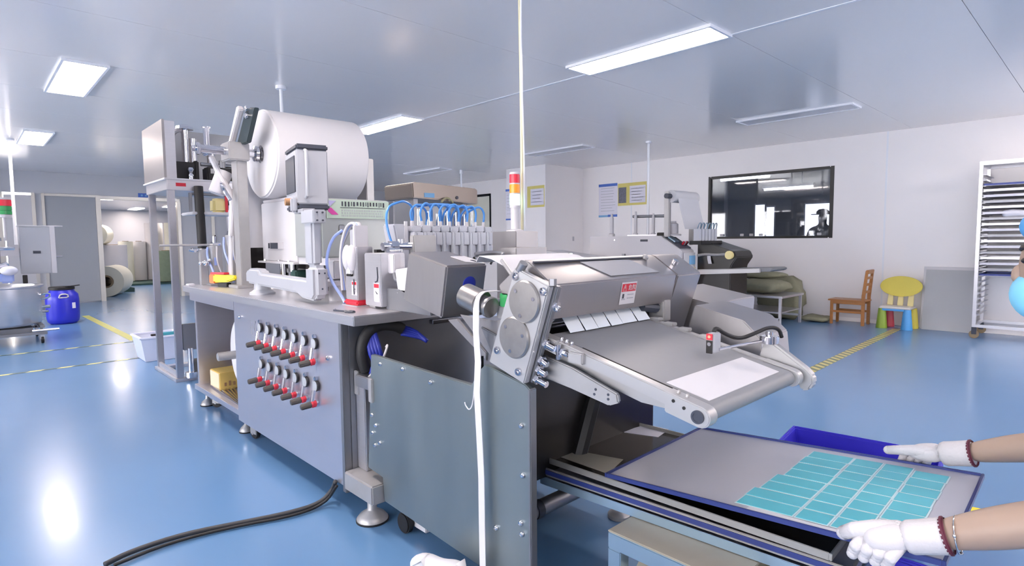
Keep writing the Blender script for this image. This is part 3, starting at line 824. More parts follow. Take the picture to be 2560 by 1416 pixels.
# dark cutting head and its delivery conveyor
MB().prism([(mx + 0.33, y, z) for y, z in [(4.0, 0.45), (4.0, 1.20), (3.92, 1.22), (3.48, 1.08), (3.44, 1.0), (3.52, 0.88), (3.52, 0.45)]], (0.5, 0, 0)).build('cutting_head', 'black_panel', t, bevel=0.01)
MB().cyl((mx + 0.28, 3.53, 1.03), (mx + 0.33, 3.53, 1.03), 0.055, n=24).build('end_cap', 'kid_cream', t, bevel=0.006)
MB().tube([(mx + 0.3, 3.98, 1.02), (mx + 0.3, 3.85, 1.04), (mx + 0.3, 3.70, 1.03), (mx + 0.3, 3.55, 1.04)], 0.02, 8, 1).build('guard_bar', 'cast', t)
MB().strip([(mx + 0.31, 3.82, 1.02), (mx + 0.30, 3.81, 0.97), (mx + 0.29, 3.79, 0.91)], (0, 0.05, 0), 0.003).build('waste_strip', 'web', t)
cv = MB().prism([(mx + 0.28, y, z) for y, z in [(3.98, 0.78), (3.98, 0.83), (2.98, 0.88), (2.94, 0.86), (2.98, 0.83)]], (0.45, 0, 0)).build('delivery_belt', 'belt', t, bevel=0.01)
for x in (mx + 0.24, mx + 0.73):
    MB().prism([(x, y, z) for y, z in [(3.98, 0.76), (3.98, 0.825), (3.1, 0.865), (3.1, 0.815)]], (0.04, 0, 0)).build('belt_rail', 'anod', cv, bevel=0.004)
MB().box((mx + 0.34, 3.54, 0.05), (mx + 0.82, 3.98, 0.44)).build('conveyor_cabinet', 'steel_dark', t, bevel=0.008)

# ------------------------------------------------------------------ low steel table with sacks
t = thing('steel_table', 'low stainless table holding sacks by the right wall', 'table', (8.45, 3.7, 0))
x0, x1, y0, y1, zt = 8.15, 8.95, 3.17, 4.6, 0.44
MB().box((x0, y0, zt - 0.03), (x1, y1, zt)).build('table_top', 'steel', t, bevel=0.004)
for x in (x0 + 0.02, x1 - 0.05):
    for y in (y0 + 0.02, y1 - 0.05):
        MB().box((x, y, 0), (x + 0.035, y + 0.035, zt - 0.03)).build('leg', 'steel', t, bevel=0.003)
MB().box((x0 + 0.02, y0 + 0.03, 0.10), (x0 + 0.05, y1 - 0.02, 0.13)).box((x1 - 0.05, y0 + 0.03, 0.10), (x1 - 0.02, y1 - 0.02, 0.13)).build('stretcher', 'steel', t, bevel=0.003)
MB().box((x0 + 0.03, y0 + 0.03, 0.20), (x1 - 0.03, y1 - 0.4, 0.215)).build('shelf', 'steel', t)
from mathutils import noise as mnoise
def pillow(c, half, rotz, m, label, droop=0.0, seed=0, e=0.45):
    n, k = 28, 16
    vs, fs = [], []
    T = Matrix.Translation(c) @ Matrix.Rotation(rotz, 4, 'Z')
    sp = lambda v, p: math.copysign(abs(v) ** p, v)
    for j in range(k + 1):
        a = -PI / 2 + PI * j / k
        for i in range(n):
            b = 2 * PI * i / n
            p = Vector((half[0] * sp(math.cos(a), 0.6) * sp(math.cos(b), e), half[1] * sp(math.cos(a), 0.6) * sp(math.sin(b), e), half[2] * sp(math.sin(a), 0.8)))
            d = mnoise.noise(p * 9 + Vector((seed, 0, 0))) * 0.05 + mnoise.noise(p * 24 + Vector((0, seed, 0))) * 0.016
            p = p + p.normalized() * d
            p.z -= droop * max(0, abs(p.y) - half[1] * 0.4)
            vs.append(T @ p)
    for j in range(k):
        fs += [(j * n + i, j * n + (i + 1) % n, (j + 1) * n + (i + 1) % n, (j + 1) * n + i) for i in range(n)]
    o = MB().add(vs, fs).build('sack', m, angle=180)
    return tag(o, label, 'sack', 'woven sacks around the low table')
pillow((8.5, 4.28, 0.545), (0.26, 0.30, 0.085), 0.1, 'sack_brown', 'brown paper sack lying at the left end of the low table', seed=1)
pillow((8.55, 3.62, 0.55), (0.30, 0.36, 0.09), -0.05, 'sack', 'olive sack lying at the right end of the low table', seed=2)
pillow((8.72, 3.88, 0.70), (0.22, 0.50, 0.055), 0.0, 'sack', 'flat folded olive sack on top of the others', seed=3)
pillow((9.22, 3.60, 0.33), (0.20, 0.33, 0.33), 0.05, 'sack', 'slumped olive sack standing on the floor behind the table', seed=4)
pillow((9.2, 3.08, 0.05), (0.16, 0.20, 0.04), 0.2, 'sack', 'flat olive sack end spread on the floor beside the wall', seed=5)

# ------------------------------------------------------------------ wooden chair (side on, seat towards the left)
t = thing('wooden_chair', 'varnished wooden ladder back chair standing sideways by the wall', 'chair', (9.25, 2.62, 0))
cx0, cx1, cyb, cyf, sz = 9.10, 9.40, 2.42, 2.86, 0.36
MB().box((cx0 - 0.01, cyb - 0.01, sz - 0.022), (cx1 + 0.01, cyf + 0.03, sz)).build('seat', 'wood', t, bevel=0.006)
for x in (cx0, cx1 - 0.035):
    MB().box((x, cyf - 0.035, 0), (x + 0.035, cyf, sz - 0.022)).build('leg', 'wood', t, bevel=0.004)
    MB().prism([(x, cyb, 0), (x, cyb + 0.04, 0), (x, cyb + 0.04, 0.42), (x, cyb + 0.0, 0.78), (x, cyb - 0.03, 0.78), (x, cyb, 0.40)], (0.035, 0, 0)).build('leg', 'wood', t, bevel=0.004)
    MB().box((x + 0.008, cyb + 0.04, 0.17), (x + 0.027, cyf - 0.035, 0.20)).build('stretcher', 'wood', t, bevel=0.003)
    MB().box((x + 0.005, cyb + 0.03, sz - 0.065), (x + 0.03, cyf - 0.03, sz - 0.022)).build('apron', 'wood', t, bevel=0.003)
MB().box((cx0 + 0.035, cyf - 0.03, sz - 0.065), (cx1 - 0.035, cyf - 0.01, sz - 0.022)).build('apron', 'wood', t, bevel=0.003)
for z, yb in ((0.46, 0.004), (0.565, -0.006), (0.66, -0.016)):
    MB().box((cx0 + 0.03, cyb + yb - 0.005, z), (cx1 - 0.03, cyb + yb + 0.014, z + 0.035)).build('back_slat', 'wood', t, bevel=0.003)
MB().prism([(cx0, cyb - 0.032, 0.735), (cx0, cyb + 0.005, 0.735), (cx0 + 0.02, cyb + 0.0, 0.79), (cx0 + 0.02, cyb - 0.035, 0.79)], (cx1 - cx0 - 0.02, 0, 0)).build('top_rail', 'wood', t, bevel=0.006)

# ------------------------------------------------------------------ childrens chair
t = thing('childrens_chair', 'small plastic childrens chair with oval yellow back and coloured legs', 'chair', (9.28, 2.05, 0))
ccx, ccy = 9.27, 2.06
MB().box((ccx - 0.16, ccy - 0.19, 0.27), (ccx + 0.15, ccy + 0.19, 0.30)).build('seat', 'kid_white', t, bevel=0.012)
MB().box((ccx - 0.165, ccy - 0.15, 0.245), (ccx - 0.145, ccy + 0.15, 0.272)).build('seat_rim', 'kid_blue', t, bevel=0.004)
for x, y, m in ((ccx - 0.12, ccy + 0.155, 'kid_green'), (ccx + 0.1, ccy + 0.12, 'kid_red'), (ccx - 0.13, ccy - 0.14, 'kid_blue'), (ccx + 0.1, ccy - 0.16, 'kid_yellow')):
    MB().lathe([(0.068, 0), (0.068, 0.012), (0.045, 0.265), (0.043, 0.272)], (x, y, 0), n=20).build('leg', m, t)
for dy in (-0.12, 0, 0.12):
    MB().prism([(ccx + 0.11, ccy + dy - 0.035, 0.30), (ccx + 0.11, ccy + dy + 0.035, 0.30), (ccx + 0.15, ccy + dy + 0.03, 0.46), (ccx + 0.15, ccy + dy - 0.03, 0.46)], (0.025, 0, 0)).build('back_post', 'kid_cream', t, bevel=0.005)
MB().prism([(ccx + 0.125 + 0.02 * math.sin(2 * PI * k / 36), ccy + 0.25 * math.cos(2 * PI * k / 36), 0.565 + 0.14 * math.sin(2 * PI * k / 36)) for k in range(36)], (0.03, 0, 0.0)).build('oval_back', 'kid_yellow', t, bevel=0.006)

# ------------------------------------------------------------------ leaning boards
t = thing('grey_board', 'large grey board leaning on the wall beside the childrens chair', 'board', (9.4, 1.4, 0))
MB().prism([(9.36, 1.80, 0.0), (9.38, 1.80, 0.0), (9.545, 1.80, 0.80), (9.525, 1.80, 0.80)], (0, -0.58, 0)).build('board_face', 'board_grey', t, smooth=False)
t = thing('white_board', 'white edged board behind the grey leaning board', 'board', (9.5, 1.4, 0))
MB().prism([(9.40, 1.83, 0.0), (9.42, 1.83, 0.0), (9.574, 1.83, 0.84), (9.554, 1.83, 0.84)], (0, -0.60, 0)).build('board_face', 'white_paint', t, smooth=False)

# ------------------------------------------------------------------ tray rack with trays
rx0, rx1, ry0, ry1, rz = 8.90, 9.52, 0.30, 1.20, 2.13
t = thing('tray_rack', 'tall stainless tray rack on casters at the right edge', 'rack', (9.2, 0.75, 0))
for x in (rx0, rx1 - 0.035):
    for y in (ry0, ry1 - 0.035):
        MB().box((x, y, 0.14), (x + 0.035, y + 0.035, rz)).build('rack_post', 'steel', t, bevel=0.003)
for z in (0.14, rz - 0.035):
    fr = MB()
    for y in (ry0, ry1 - 0.035):
        fr.box((rx0 + 0.035, y, z), (rx1 - 0.035, y + 0.035, z + 0.035))
    for x in (rx0, rx1 - 0.035):
        fr.box((x, ry0 + 0.035, z), (x + 0.035, ry1 - 0.035, z + 0.035))
    fr.build('rack_frame', 'steel', t, bevel=0.003)
MB().box((rx0, ry0, rz), (rx1, ry1, rz + 0.012)).build('rack_top', 'steel', t)
NR = 26
rz_of = lambda i: 0.30 + i * (rz - 0.15 - 0.30) / (NR - 1)
for i in range(NR):
    z = rz_of(i)
    for y, s in ((ry0 + 0.035, 1), (ry1 - 0.035, -1)):
        MB().prism([(rx0, y, z), (rx0, y + s * 0.035, z), (rx0, y + s * 0.035, z - 0.003), (rx0, y + s * 0.003, z - 0.003), (rx0, y + s * 0.003, z - 0.03), (rx0, y, z - 0.03)], (rx1 - rx0, 0, 0)).build('rack_runner', 'steel', t, smooth=False)
for x in (rx0 + 0.04, rx1 - 0.05):
    for y in (ry0 + 0.02, ry1 - 0.02):
        c = MB().cyl((x - 0.014, y, 0.05), (x + 0.014, y, 0.05), 0.05, n=18).build('caster_wheel', 'kraft', t, bevel=0.004)
        MB().box((x - 0.02, y - 0.025, 0.05), (x + 0.02, y + 0.025, 0.14)).build('caster_fork', 'dark_cap', c, bevel=0.003)
def rack_tray(z, m, label):
    t = thing('baking_tray', label, 'tray', (9.2, 0.75, z), 'trays in the tall rack')
    a, b, c, d = rx0 - 0.01, rx1 - 0.03, ry0 + 0.045, ry1 - 0.045
    MB().box((a, c, z + 0.0005), (b, d, z + 0.005)).build('tray_floor', 'tray', t, smooth=False)
    MB().box((a, c, z + 0.005), (a + 0.006, d, z + 0.028)).box((b - 0.006, c, z + 0.005), (b, d, z + 0.028)).box((a, c, z + 0.005), (b, c + 0.006, z + 0.028)).box((a, d - 0.006, z + 0.005), (b, d, z + 0.028)).build('tray_rim', m, t, smooth=False)
    return t
tray_ms = {7: 'tray_rim', 23: 'tray_rim'}
NAMES = ['lowest', 'second lowest', 'third lowest', 'fourth lowest', 'fifth lowest', 'sixth lowest', 'seventh lowest', 'eighth from the bottom', 'middle', 'eighth from the top', 'seventh from the top', 'sixth from the top', 'fifth from the top', 'fourth from the top', 'third from the top', 'second from the top', 'topmost']
for k, i in enumerate(range(7, 24)):
    blue = i in tray_ms
    rack_tray(rz_of(i), tray_ms.get(i, ('tray', 'steel', 'steel_dark')[i % 3]), '%s tray in the tall rack, %s' % (NAMES[k], 'with a blue rim' if blue else 'with a plain metal rim'))
t = tag(MB().add(*skin_mesh([(8.94, 0.98, rz_of(17) + 0.06), (8.95, 0.86, rz_of(17) + 0.075), (8.94, 0.72, rz_of(17) + 0.05)], [(0, 1), (1, 2)], [(0.05, 0.05), (0.06, 0.055), (0.05, 0.035)])).build('plastic_bag', 'bag', angle=180), 'crumpled white plastic bag stuffed into the tray rack', 'bag')
# ------------------------------------------------------------------ person in the dim room
px_, py_ = 12.0, 3.95
t = thing('person', 'person seen as a dark backlit outline through the window', 'person', (px_, py_, 0))
V_ = [(px_, py_, 0.95), (px_, py_, 1.2), (px_, py_, 1.42), (px_, py_, 1.5), (px_, py_, 1.62), (px_, py_, 1.72), (px_, py_ - 0.2, 1.38), (px_, py_ - 0.27, 1.1), (px_ - 0.1, py_ - 0.26, 0.88), (px_, py_ + 0.2, 1.38), (px_, py_ + 0.27, 1.1), (px_ - 0.1, py_ + 0.26, 0.88), (px_, py_ - 0.1, 0.5), (px_, py_ - 0.1, 0.06), (px_, py_ + 0.1, 0.5), (px_, py_ + 0.1, 0.06)]
E_ = [(0, 1), (1, 2), (2, 3), (3, 4), (4, 5), (2, 6), (6, 7), (7, 8), (2, 9), (9, 10), (10, 11), (0, 12), (12, 13), (0, 14), (14, 15)]
RR = [(0.15, 0.11), (0.17, 0.12), (0.15, 0.1), 0.06, 0.09, 0.07, 0.075, 0.05, 0.04, 0.075, 0.05, 0.04, 0.09, 0.06, 0.09, 0.06]
MB().add(*skin_mesh(V_, E_, RR)).build('body', 'person_silhouette', t, angle=180)  # silhouette's darkness put into one grey for the whole figure
MB().lathe([(0.115, 0), (0.11, 0.06), (0.07, 0.10), (0.01, 0.11)], (px_, py_, 1.69), n=20).box((px_ - 0.04, py_ + 0.06, 1.69), (px_ + 0.04, py_ + 0.2, 1.705)).build('cap', 'person_silhouette', t)

# ================================================================== MAIN MACHINE BENCH
BX0, BX1, BY0, BY1, BZ = 1.20, 2.45, 2.25, 4.90, 0.93
t = bench = thing('machine_bench', 'long stainless machine bench with valve rows on its front panel', 'machine', (1.85, 3.6, 0))
MB().box((BX0, BY0, BZ - 0.045), (BX1, BY1, BZ)).build('bench_top', 'steel', t, bevel=0.004)
MB().box((1.23, 2.40, 0.11), (1.245, 3.86, BZ - 0.045)).build('front_panel', 'steel_panel', t, bevel=0.003)
MB().box((1.245, 2.38, 0.12), (2.40, 2.40, BZ - 0.045)).build('end_panel', 'steel_dark', t, smooth=False)
MB().box((1.245, 3.84, 0.12), (2.40, 3.86, BZ - 0.045)).build('inner_panel', 'steel_cover', t, smooth=False)
MB().box((2.38, 2.40, 0.12), (2.40, 4.85, BZ - 0.045)).build('back_panel', 'steel_dark', t, smooth=False)
MB().box((1.26, 4.80, 0.16), (2.40, 4.84, BZ - 0.045)).build('left_end_panel', 'steel_panel', t, bevel=0.003)
MB().box((1.24, 3.86, 0.13), (2.40, 4.86, 0.17)).build('lower_shelf', 'steel_panel', t, bevel=0.003)
MB().box((1.23, 3.86, BZ - 0.11), (1.25, 4.84, BZ - 0.045)).build('top_rail', 'steel_panel', t, bevel=0.003)
MB().box((1.21, 2.385, 0.10), (1.245, 2.415, BZ - 0.045)).build('corner_trim', 'steel_dark', t, bevel=0.003)
MB().box((1.245, 2.42, 0.10), (2.38, 3.84, 0.14)).build('bottom_plate', 'steel_dark', t, smooth=False)
# grey block that carries a foot beyond the panel, gusset above
MB().box((1.20, 2.135, 0.125), (1.32, 2.38, 0.21)).build('foot_block', 'cast', t, bevel=0.006)
MB().box((1.27, 2.30, 0.21), (1.40, 2.38, 0.62)).build('corner_post', 'steel', t, bevel=0.004)
MB().box((1.60, 2.23, BZ - 0.075), (2.45, 2.26, BZ - 0.055)).build('edge_lip', 'chrome', t, bevel=0.002)

def level_foot(x, y, z, r=0.055):
    f = MB().lathe([(r, 0), (r, 0.012), (r * 0.8, 0.03), (r * 0.35, 0.05), (r * 0.3, 0.055), (r * 0.3, z)], (x, y, 0), n=24).build('level_foot', 'cast', t, angle=40)
    MB().lathe([(r * 1.04, 0), (r * 1.04, 0.008), (0.01, 0.009)], (x, y, 0.0), n=24).build('rubber_pad', 'black', f)
    MB().cyl((x, y, z - 0.03), (x, y, z - 0.012), 0.024, n=6).build('lock_nut', 'chrome', f)
    return f
def caster(x, y, z, ang=0.6):
    T = Matrix.Translation((x, y, 0)) @ Matrix.Rotation(ang, 4, 'Z')
    f = MB(T).cyl((-0.012, 0.03, 0.042), (0.012, 0.03, 0.042), 0.042, n=20).build('caster_wheel', 'black', t, bevel=0.004)
    MB(T).box((-0.022, -0.01, 0.035), (-0.015, 0.055, z - 0.012)).box((0.015, -0.01, 0.035), (0.022, 0.055, z - 0.012)).box((-0.03, -0.03, z - 0.012), (0.03, 0.06, z)).cyl((-0.024, 0.03, 0.038), (0.024, 0.03, 0.038), 0.01, n=10).build('caster_fork', 'cast', f, bevel=0.002)
    return f
level_foot(1.27, 2.26, 0.125, 0.07)
level_foot(1.31, 4.80, 0.13, 0.05)
level_foot(1.30, 3.93, 0.13, 0.045)
level_foot(2.30, 2.45, 0.14)
level_foot(2.30, 4.75, 0.13)
caster(1.36, 4.66, 0.13)
caster(1.30, 3.72, 0.10, 0.2)
caster(2.25, 3.7, 0.10)
# screws on the panel
for (y, z) in ((3.75, 0.79), (2.56, 0.70)):
    MB().lathe([(0.012, 0), (0.012, 0.006), (0.007, 0.012), (0.001, 0.013)], (1.23, y, z), (-1, 0, 0), n=12).build('panel_screw', 'chrome', t)
# embossed square emblem on the panel (nested square strokes over three bars)
def emblem(y, z, s, par):
    mb = MB()
    def bar(a, b, c, d):
        mb.box((1.2285, y - c, z + b), (1.231, y - a, z + d))
    w = s * 0.09
    bar(-s * .5, s * .5 - w, s * .5, s * .5)
    bar(-s * .5, -s * .5, -s * .5 + w, s * .5)
    bar(s * .5 - w, -s * .2, s * .5, s * .5)
    bar(-s * .25, s * .22, s * .28, s * .22 + w)
    bar(-s * .25, -s * .5, -s * .25 + w, s * .22)
    bar(s * .28 - w, -s * .28, s * .28, s * .22)
    bar(-s * .05, -s * .1, s * .28, -s * .1 + w)
    for k in range(3):
        bar(-s * .3, -s * (.68 + .17 * k), s * .3, -s * (.68 + .17 * k) + w)
    mb.build('embossed_emblem', 'steel', par, smooth=False)
emblem(3.53, 0.745, 0.085, t)

# gauges with tee valves: two rows of seven
def valve(y, z, par):
    x = 1.23
    g = MB().lathe([(0.018, 0), (0.018, 0.004), (0.028, 0.006), (0.028, 0.014), (0.026, 0.016)], (x, y, z), (-1, 0, 0), n=22).build('gauge', 'gauge_rim', par)
    MB().lathe([(0.0245, 0), (0.0245, 0.0015), (0.001, 0.002)], (x - 0.0155, y, z), (-1, 0, 0), n=22).build('gauge_face', 'gauge', g)
    MB().box((x - 0.018, y - 0.009, z + 0.028), (x, y + 0.009, z + 0.046)).build('gauge_clip', 'chrome', g, bevel=0.003)
    MB().box((x - 0.012, y + 0.02, z - 0.024), (x, y + 0.036, z + 0.02)).build('gauge_bracket', 'white_paint', g, bevel=0.003)
    b = MB().cyl((x, y, z - 0.083), (x - 0.04, y, z - 0.088), 0.012, n=14).cyl((x - 0.02, y, z - 0.02), (x - 0.03, y, z - 0.075), 0.011, n=12).build('valve_stem', 'chrome', par)
    MB().lathe([(0.013, 0), (0.019, 0.006), (0.019, 0.022), (0.012, 0.028)], (x - 0.012, y, z - 0.085), (-1, 0, -0.1), n=18).build('valve_collar', 'red', b)
    MB().cyl((x - 0.038, y, z - 0.088), (x - 0.088, y + 0.004, z - 0.094), 0.0175, 0.0155, n=8).build('valve_knob', 'valve_grey', b, bevel=0.003)
for row, (zl, zr) in enumerate(((0.760, 0.755), (0.548, 0.546))):
    for k in range(7):
        f = k / 6
        valve(3.395 + (2.685 - 3.395) * f, zl + (zr - zl) * f, bench)

# things on the lower shelf
t = thing('paper_box', 'small yellow and cream box standing on the lower bench shelf', 'box', (1.40, 4.58, 0.17))
MB().box((1.31, 4.48, 0.17), (1.50, 4.70, 0.30)).build('box_body', 'card', t, bevel=0.003)
MB().box((1.306, 4.49, 0.175), (1.31, 4.69, 0.295)).build('box_label', 'card_pale', t)
for k in range(4):
    MB().box((1.34 + 0.03 * k, 4.477, 0.20), (1.355 + 0.03 * k, 4.48, 0.225 + 0.01 * (k % 2))).build('printed_mark', 'sack_brown', t, smooth=False)
t = thing('amber_bottle', 'amber bottle with a blue cap behind the yellow box', 'bottle', (1.62, 4.6, 0.17))
MB().lathe([(0.055, 0), (0.06, 0.01), (0.06, 0.15), (0.035, 0.19), (0.03, 0.2)], (1.62, 4.6, 0.17), n=24).build('bottle_body', 'brown_bottle', t, angle=50)
MB().lathe([(0.036, 0.2), (0.036, 0.235), (0.03, 0.24)], (1.62, 4.6, 0.17), n=20).build('bottle_cap', 'navy', t)
t = thing('spare_web_roll', 'white roll on a grey shaft mounted inside the open bench end', 'roll', (1.45, 4.1, 0.45))
MB().ring((1.34, 4.06, 0.50), (1.86, 4.06, 0.50), 0.255, 0.03, 40).build('wound_sheet', 'roll', t, bevel=0.006)
MB().cyl((1.18, 4.06, 0.50), (2.35, 4.06, 0.50), 0.028, n=18).build('roll_shaft', 'cast', t, bevel=0.003)
t = thing('metal_rods', 'bundle of loose metal rods lying on the lower bench shelf', 'rods', (1.4, 4.2, 0.17))
for k in range(5):
    MB().cyl((1.27 + 0.015 * k, 3.95 + 0.05 * k, 0.178), (1.30 + 0.035 * k, 4.66, 0.178), 0.007, n=8).build('rod', 'chrome', t)

# black power cable on the floor
mb = MB().tube([(0.331,2.645,0.014), (0.428,2.687,0.014), (0.616,2.689,0.014), (0.822,2.623,0.014), (1.011,2.562,0.014), (1.154,2.539,0.02), (1.227,2.555,0.06), (1.215,2.5,0.12)], 0.011, 8, 2)
mb2 = MB().tube([(0.356,2.618,0.012), (0.549,2.656,0.012), (0.786,2.614,0.012), (1.029,2.518,0.012), (1.18,2.531,0.018), (1.199,2.453,0.12)], 0.007, 8, 2)
t = thing('power_cable', 'black power cable trailing across the blue floor from the bench', 'cable', (1.0, 2.3, 0))
mb.build('cable_sheath', 'cable', t, angle=180)
mb2.build('second_core', 'black', t, angle=180)

# ================================================================== ON THE BENCH
# ------------------------------------------------------------------ unwinder
t = unw = thing('unwinder_stand', 'tall aluminium post with clamp and chrome arms carrying the big roll', 'stand', (1.45, 4.32, BZ))
MB().box((1.42, 4.26, BZ), (1.49, 4.375, 1.84)).build('post', 'cast', t, bevel=0.005)
MB().box((1.38, 4.22, BZ), (1.54, 4.42, BZ + 0.02)).build('post_base', 'cast', t, bevel=0.003)
MB().box((1.36, 4.225, 1.82), (1.50, 4.40, 1.945)).build('clamp_block', 'cast', t, bevel=0.008)
MB().cyl((1.20, 4.30, 1.885), (1.37, 4.30, 1.885), 0.028, n=20).build('shaft_end', 'chrome', t, bevel=0.003)
MB().cyl((1.175, 4.30, 1.885), (1.20, 4.30, 1.885), 0.045, n=6).cyl((1.15, 4.30, 1.885), (1.175, 4.30, 1.885), 0.02, n=12).build('hand_knob', 'chrome', t, bevel=0.006)
MB().lathe([(0.03, 0), (0.03, 0.05), (0.055, 0.055), (0.06, 0.075), (0.05, 0.085)], (1.50, 4.30, 1.885), (1, 0, 0), n=24).build('shaft_chuck', 'chrome', t)
MB().cyl((1.29, 4.46, 1.90), (1.29, 4.46, 2.06), 0.02, n=14).cyl((1.29, 4.46, 2.055), (1.29, 4.46, 2.065), 0.028, n=14).cyl((1.29, 4.40, 1.885), (1.29, 4.50, 1.885), 0.022, n=12).build('upright_pin', 'chrome', t, bevel=0.002)
MB().prism([(1.40, 4.38, 1.93), (1.40, 4.33, 1.93), (1.40, 4.115, 2.14), (1.40, 4.13, 2.17), (1.40, 4.16, 2.17)], (0.035, 0, 0)).build('swing_arm', 'white', t, bevel=0.006)
MB().prism([(1.445, 4.33, 1.93), (1.445, 4.12, 1.93), (1.445, 3.95, 2.135), (1.445, 4.11, 2.16)], (0.03, 0, 0)).build('brake_plate', 'slate', t, bevel=0.004)
for z in (2.095, 2.14):
    MB().cyl((1.42, 4.06, z), (1.455, 4.06, z), 0.02, n=14).build('arm_pulley', 'chrome', t, bevel=0.004)
MB().tube([(1.33, 4.50, 1.86), (1.36, 4.42, 1.72), (1.43, 4.39, 1.58), (1.41, 4.41, 1.30)], 0.02, 10, 1).build('dancer_arm', 'white', t)
MB().tube([(1.37, 4.46, 1.70), (1.35, 4.36, 1.64), (1.38, 4.30, 1.55)], 0.014, 8, 1).build('dancer_link', 'chrome', t)
MB().cyl((1.40, 4.46, 1.76), (1.34, 4.46, 1.60), 0.055, n=20).build('guide_roller', 'white', t, bevel=0.006)
MB().prism([(1.405, 4.50, 1.00), (1.405, 4.42, 1.0), (1.405, 4.39, 1.52), (1.405, 4.42, 1.52)], (0.012, 0, 0)).build('web_guide', 'white_paint', t, bevel=0.003)
t = thing('nonwoven_roll', 'huge white nonwoven roll mounted high on the unwinder', 'roll', (1.9, 4.30, 1.57))
MB().ring((1.60, 4.30, 1.885), (2.30, 4.30, 1.885), 0.315, 0.05, 72).build('wound_sheet', 'roll', t, bevel=0.012, angle=50, seg=3)
MB().cyl((1.585, 4.30, 1.885), (2.40, 4.30, 1.885), 0.03, n=18).build('core_shaft', 'chrome', t)
MB().strip([(1.95, 4.612, 1.90), (1.95, 4.60, 1.78), (1.95, 4.63, 1.5), (1.95, 4.64, 1.25), (1.95, 4.635, 1.21)], (0.69, 0, 0), 0.003).build('web_tail', 'web', t)
t = thing('roll_bracket', 'grey bracket and dark flange at the far end of the big roll', 'bracket', (2.5, 4.3, BZ))
MB().box((2.40, 4.22, BZ), (2.47, 4.38, 1.92)).build('post', 'cast', t, bevel=0.005)
MB().ring((2.315, 4.30, 1.885), (2.335, 4.30, 1.885), 0.20, 0.05, 40).build('flange', 'dark_cap', t, bevel=0.003)

# ------------------------------------------------------------------ operator panel on its L shaped arm
t = thing('operator_panel', 'grey operator panel on an L shaped pillar above the bench front', 'control panel', (1.33, 3.05, BZ))
MB().lathe([(0.075, 0), (0.075, 0.012), (0.05, 0.03), (0.045, 0.075)], (1.34, 3.66, BZ), n=28).build('swivel_foot', 'grey_paint', t)
arm = [(3.80, 0.995), (3.80, 1.065), (3.765, 1.09), (3.60, 1.09), (3.57, 1.065), (2.95, 1.055), (2.86, 1.055), (2.80, 0.99), (2.85, 0.945), (3.0, 0.955), (3.05, 0.975)]
MB().prism([(1.29, y, z) for y, z in arm], (0.07, 0, 0)).build('base_arm', 'grey_paint', t, bevel=0.014, seg=3)
MB().box((1.285, 2.80, 0.96), (1.365, 2.92, 1.13)).build('elbow_block', 'grey_paint', t, bevel=0.02, seg=3)
MB().box((1.297, 2.838, 1.13), (1.35, 2.935, 1.36)).build('column', 'grey_paint', t, bevel=0.012, seg=3)
MB().box((1.29, 2.805, 1.345), (1.36, 2.952, 1.415)).build('column_collar', 'grey_paint', t, bevel=0.005)
for y, z in ((0.0, 1.36), (0.03, 1.36), (0.0, 1.40), (0.03, 1.40), (0.0, 1.09), (0.03, 1.09), (0.015, 1.01)):
    MB().cyl((1.31 + y, 2.806, z), (1.31 + y, 2.797, z), 0.0045, n=10).build('socket_screw', 'dark_cap', t)
TH = Matrix.Translation((1.315, 3.04, 0)) @ Matrix.Rotation(R(-12), 4, 'Z')
MB(TH).box((0, 0, 1.455), (0.165, 0.30, 1.745)).build('panel_body', 'grey_paint', t, bevel=0.006)
MB(TH).box((0.0, -0.004, 1.745), (0.168, 0.304, 1.775)).build('top_cap', 'dark_cap', t, bevel=0.008)
MB(TH).box((0.0, -0.004, 1.425), (0.168, 0.304, 1.455)).build('bottom_cap', 'dark_cap', t, bevel=0.008)
MB(TH).box((-0.005, 0.03, 1.52), (0.0, 0.27, 1.715)).build('touch_screen', 'dark_cap', t, bevel=0.002)
MB(TH).box((0.0, -0.12, 1.405), (0.06, 0.10, 1.425)).build('mount_plate', 'grey', t)
MB(TH).tube([(0.045, -0.005, 1.74), (0.045, -0.04, 1.735), (0.045, -0.04, 1.50), (0.045, -0.005, 1.49)], 0.009, 10, 1).build('grab_rail', 'grey_paint', t)
MB(TH).cyl((-0.01, 0.10, 1.47), (-0.045, 0.10, 1.47), 0.02, n=16).build('emergency_knob', 'sack_brown', t)
MB(TH).box((-0.03, 0.0, 1.41), (0.0, 0.05, 1.49)).build('latch', 'grey_paint', t, bevel=0.008)

# ------------------------------------------------------------------ white drive box
t = thing('drive_box', 'glossy white drive box on two chrome posts behind the operator panel', 'control box', (1.75, 4.28, BZ))
MB().box((1.70, 3.96, 1.11), (1.79, 4.60, 1.55)).build('box_housing', 'white_paint', t, bevel=0.006)
MB().prism([(1.70, 4.56, 1.5505), (1.79, 4.56, 1.5505), (1.79, 3.97, 1.5505), (1.70, 3.97, 1.5505)], (0, 0, 0.02)).build('lid', 'white', t, bevel=0.003)
MB().box((1.66, 3.94, 1.095), (1.81, 4.61, 1.11)).build('bottom_flange', 'white_paint', t, bevel=0.003)
MB().box((1.694, 4.20, 1.20), (1.70, 4.44, 1.25)).build('display_bezel', 'white', t)
MB().box((1.692, 4.29, 1.203), (1.6945, 4.43, 1.247)).build('display_window', 'dark_cap', t)
MB().box((1.692, 4.46, 1.205), (1.6998, 4.47, 1.245)).build('slot', 'dark_cap', t)
for y in (4.06, 4.24, 4.5):
    MB().cyl((1.68, y, 1.11), (1.68, y, 1.123), 0.012, n=6).build('flange_bolt', 'chrome', t)
for y in (4.13, 4.30):
    MB().cyl((1.74, y, BZ), (1.74, y, 1.095), 0.030, n=18).build('post', 'chrome', t)
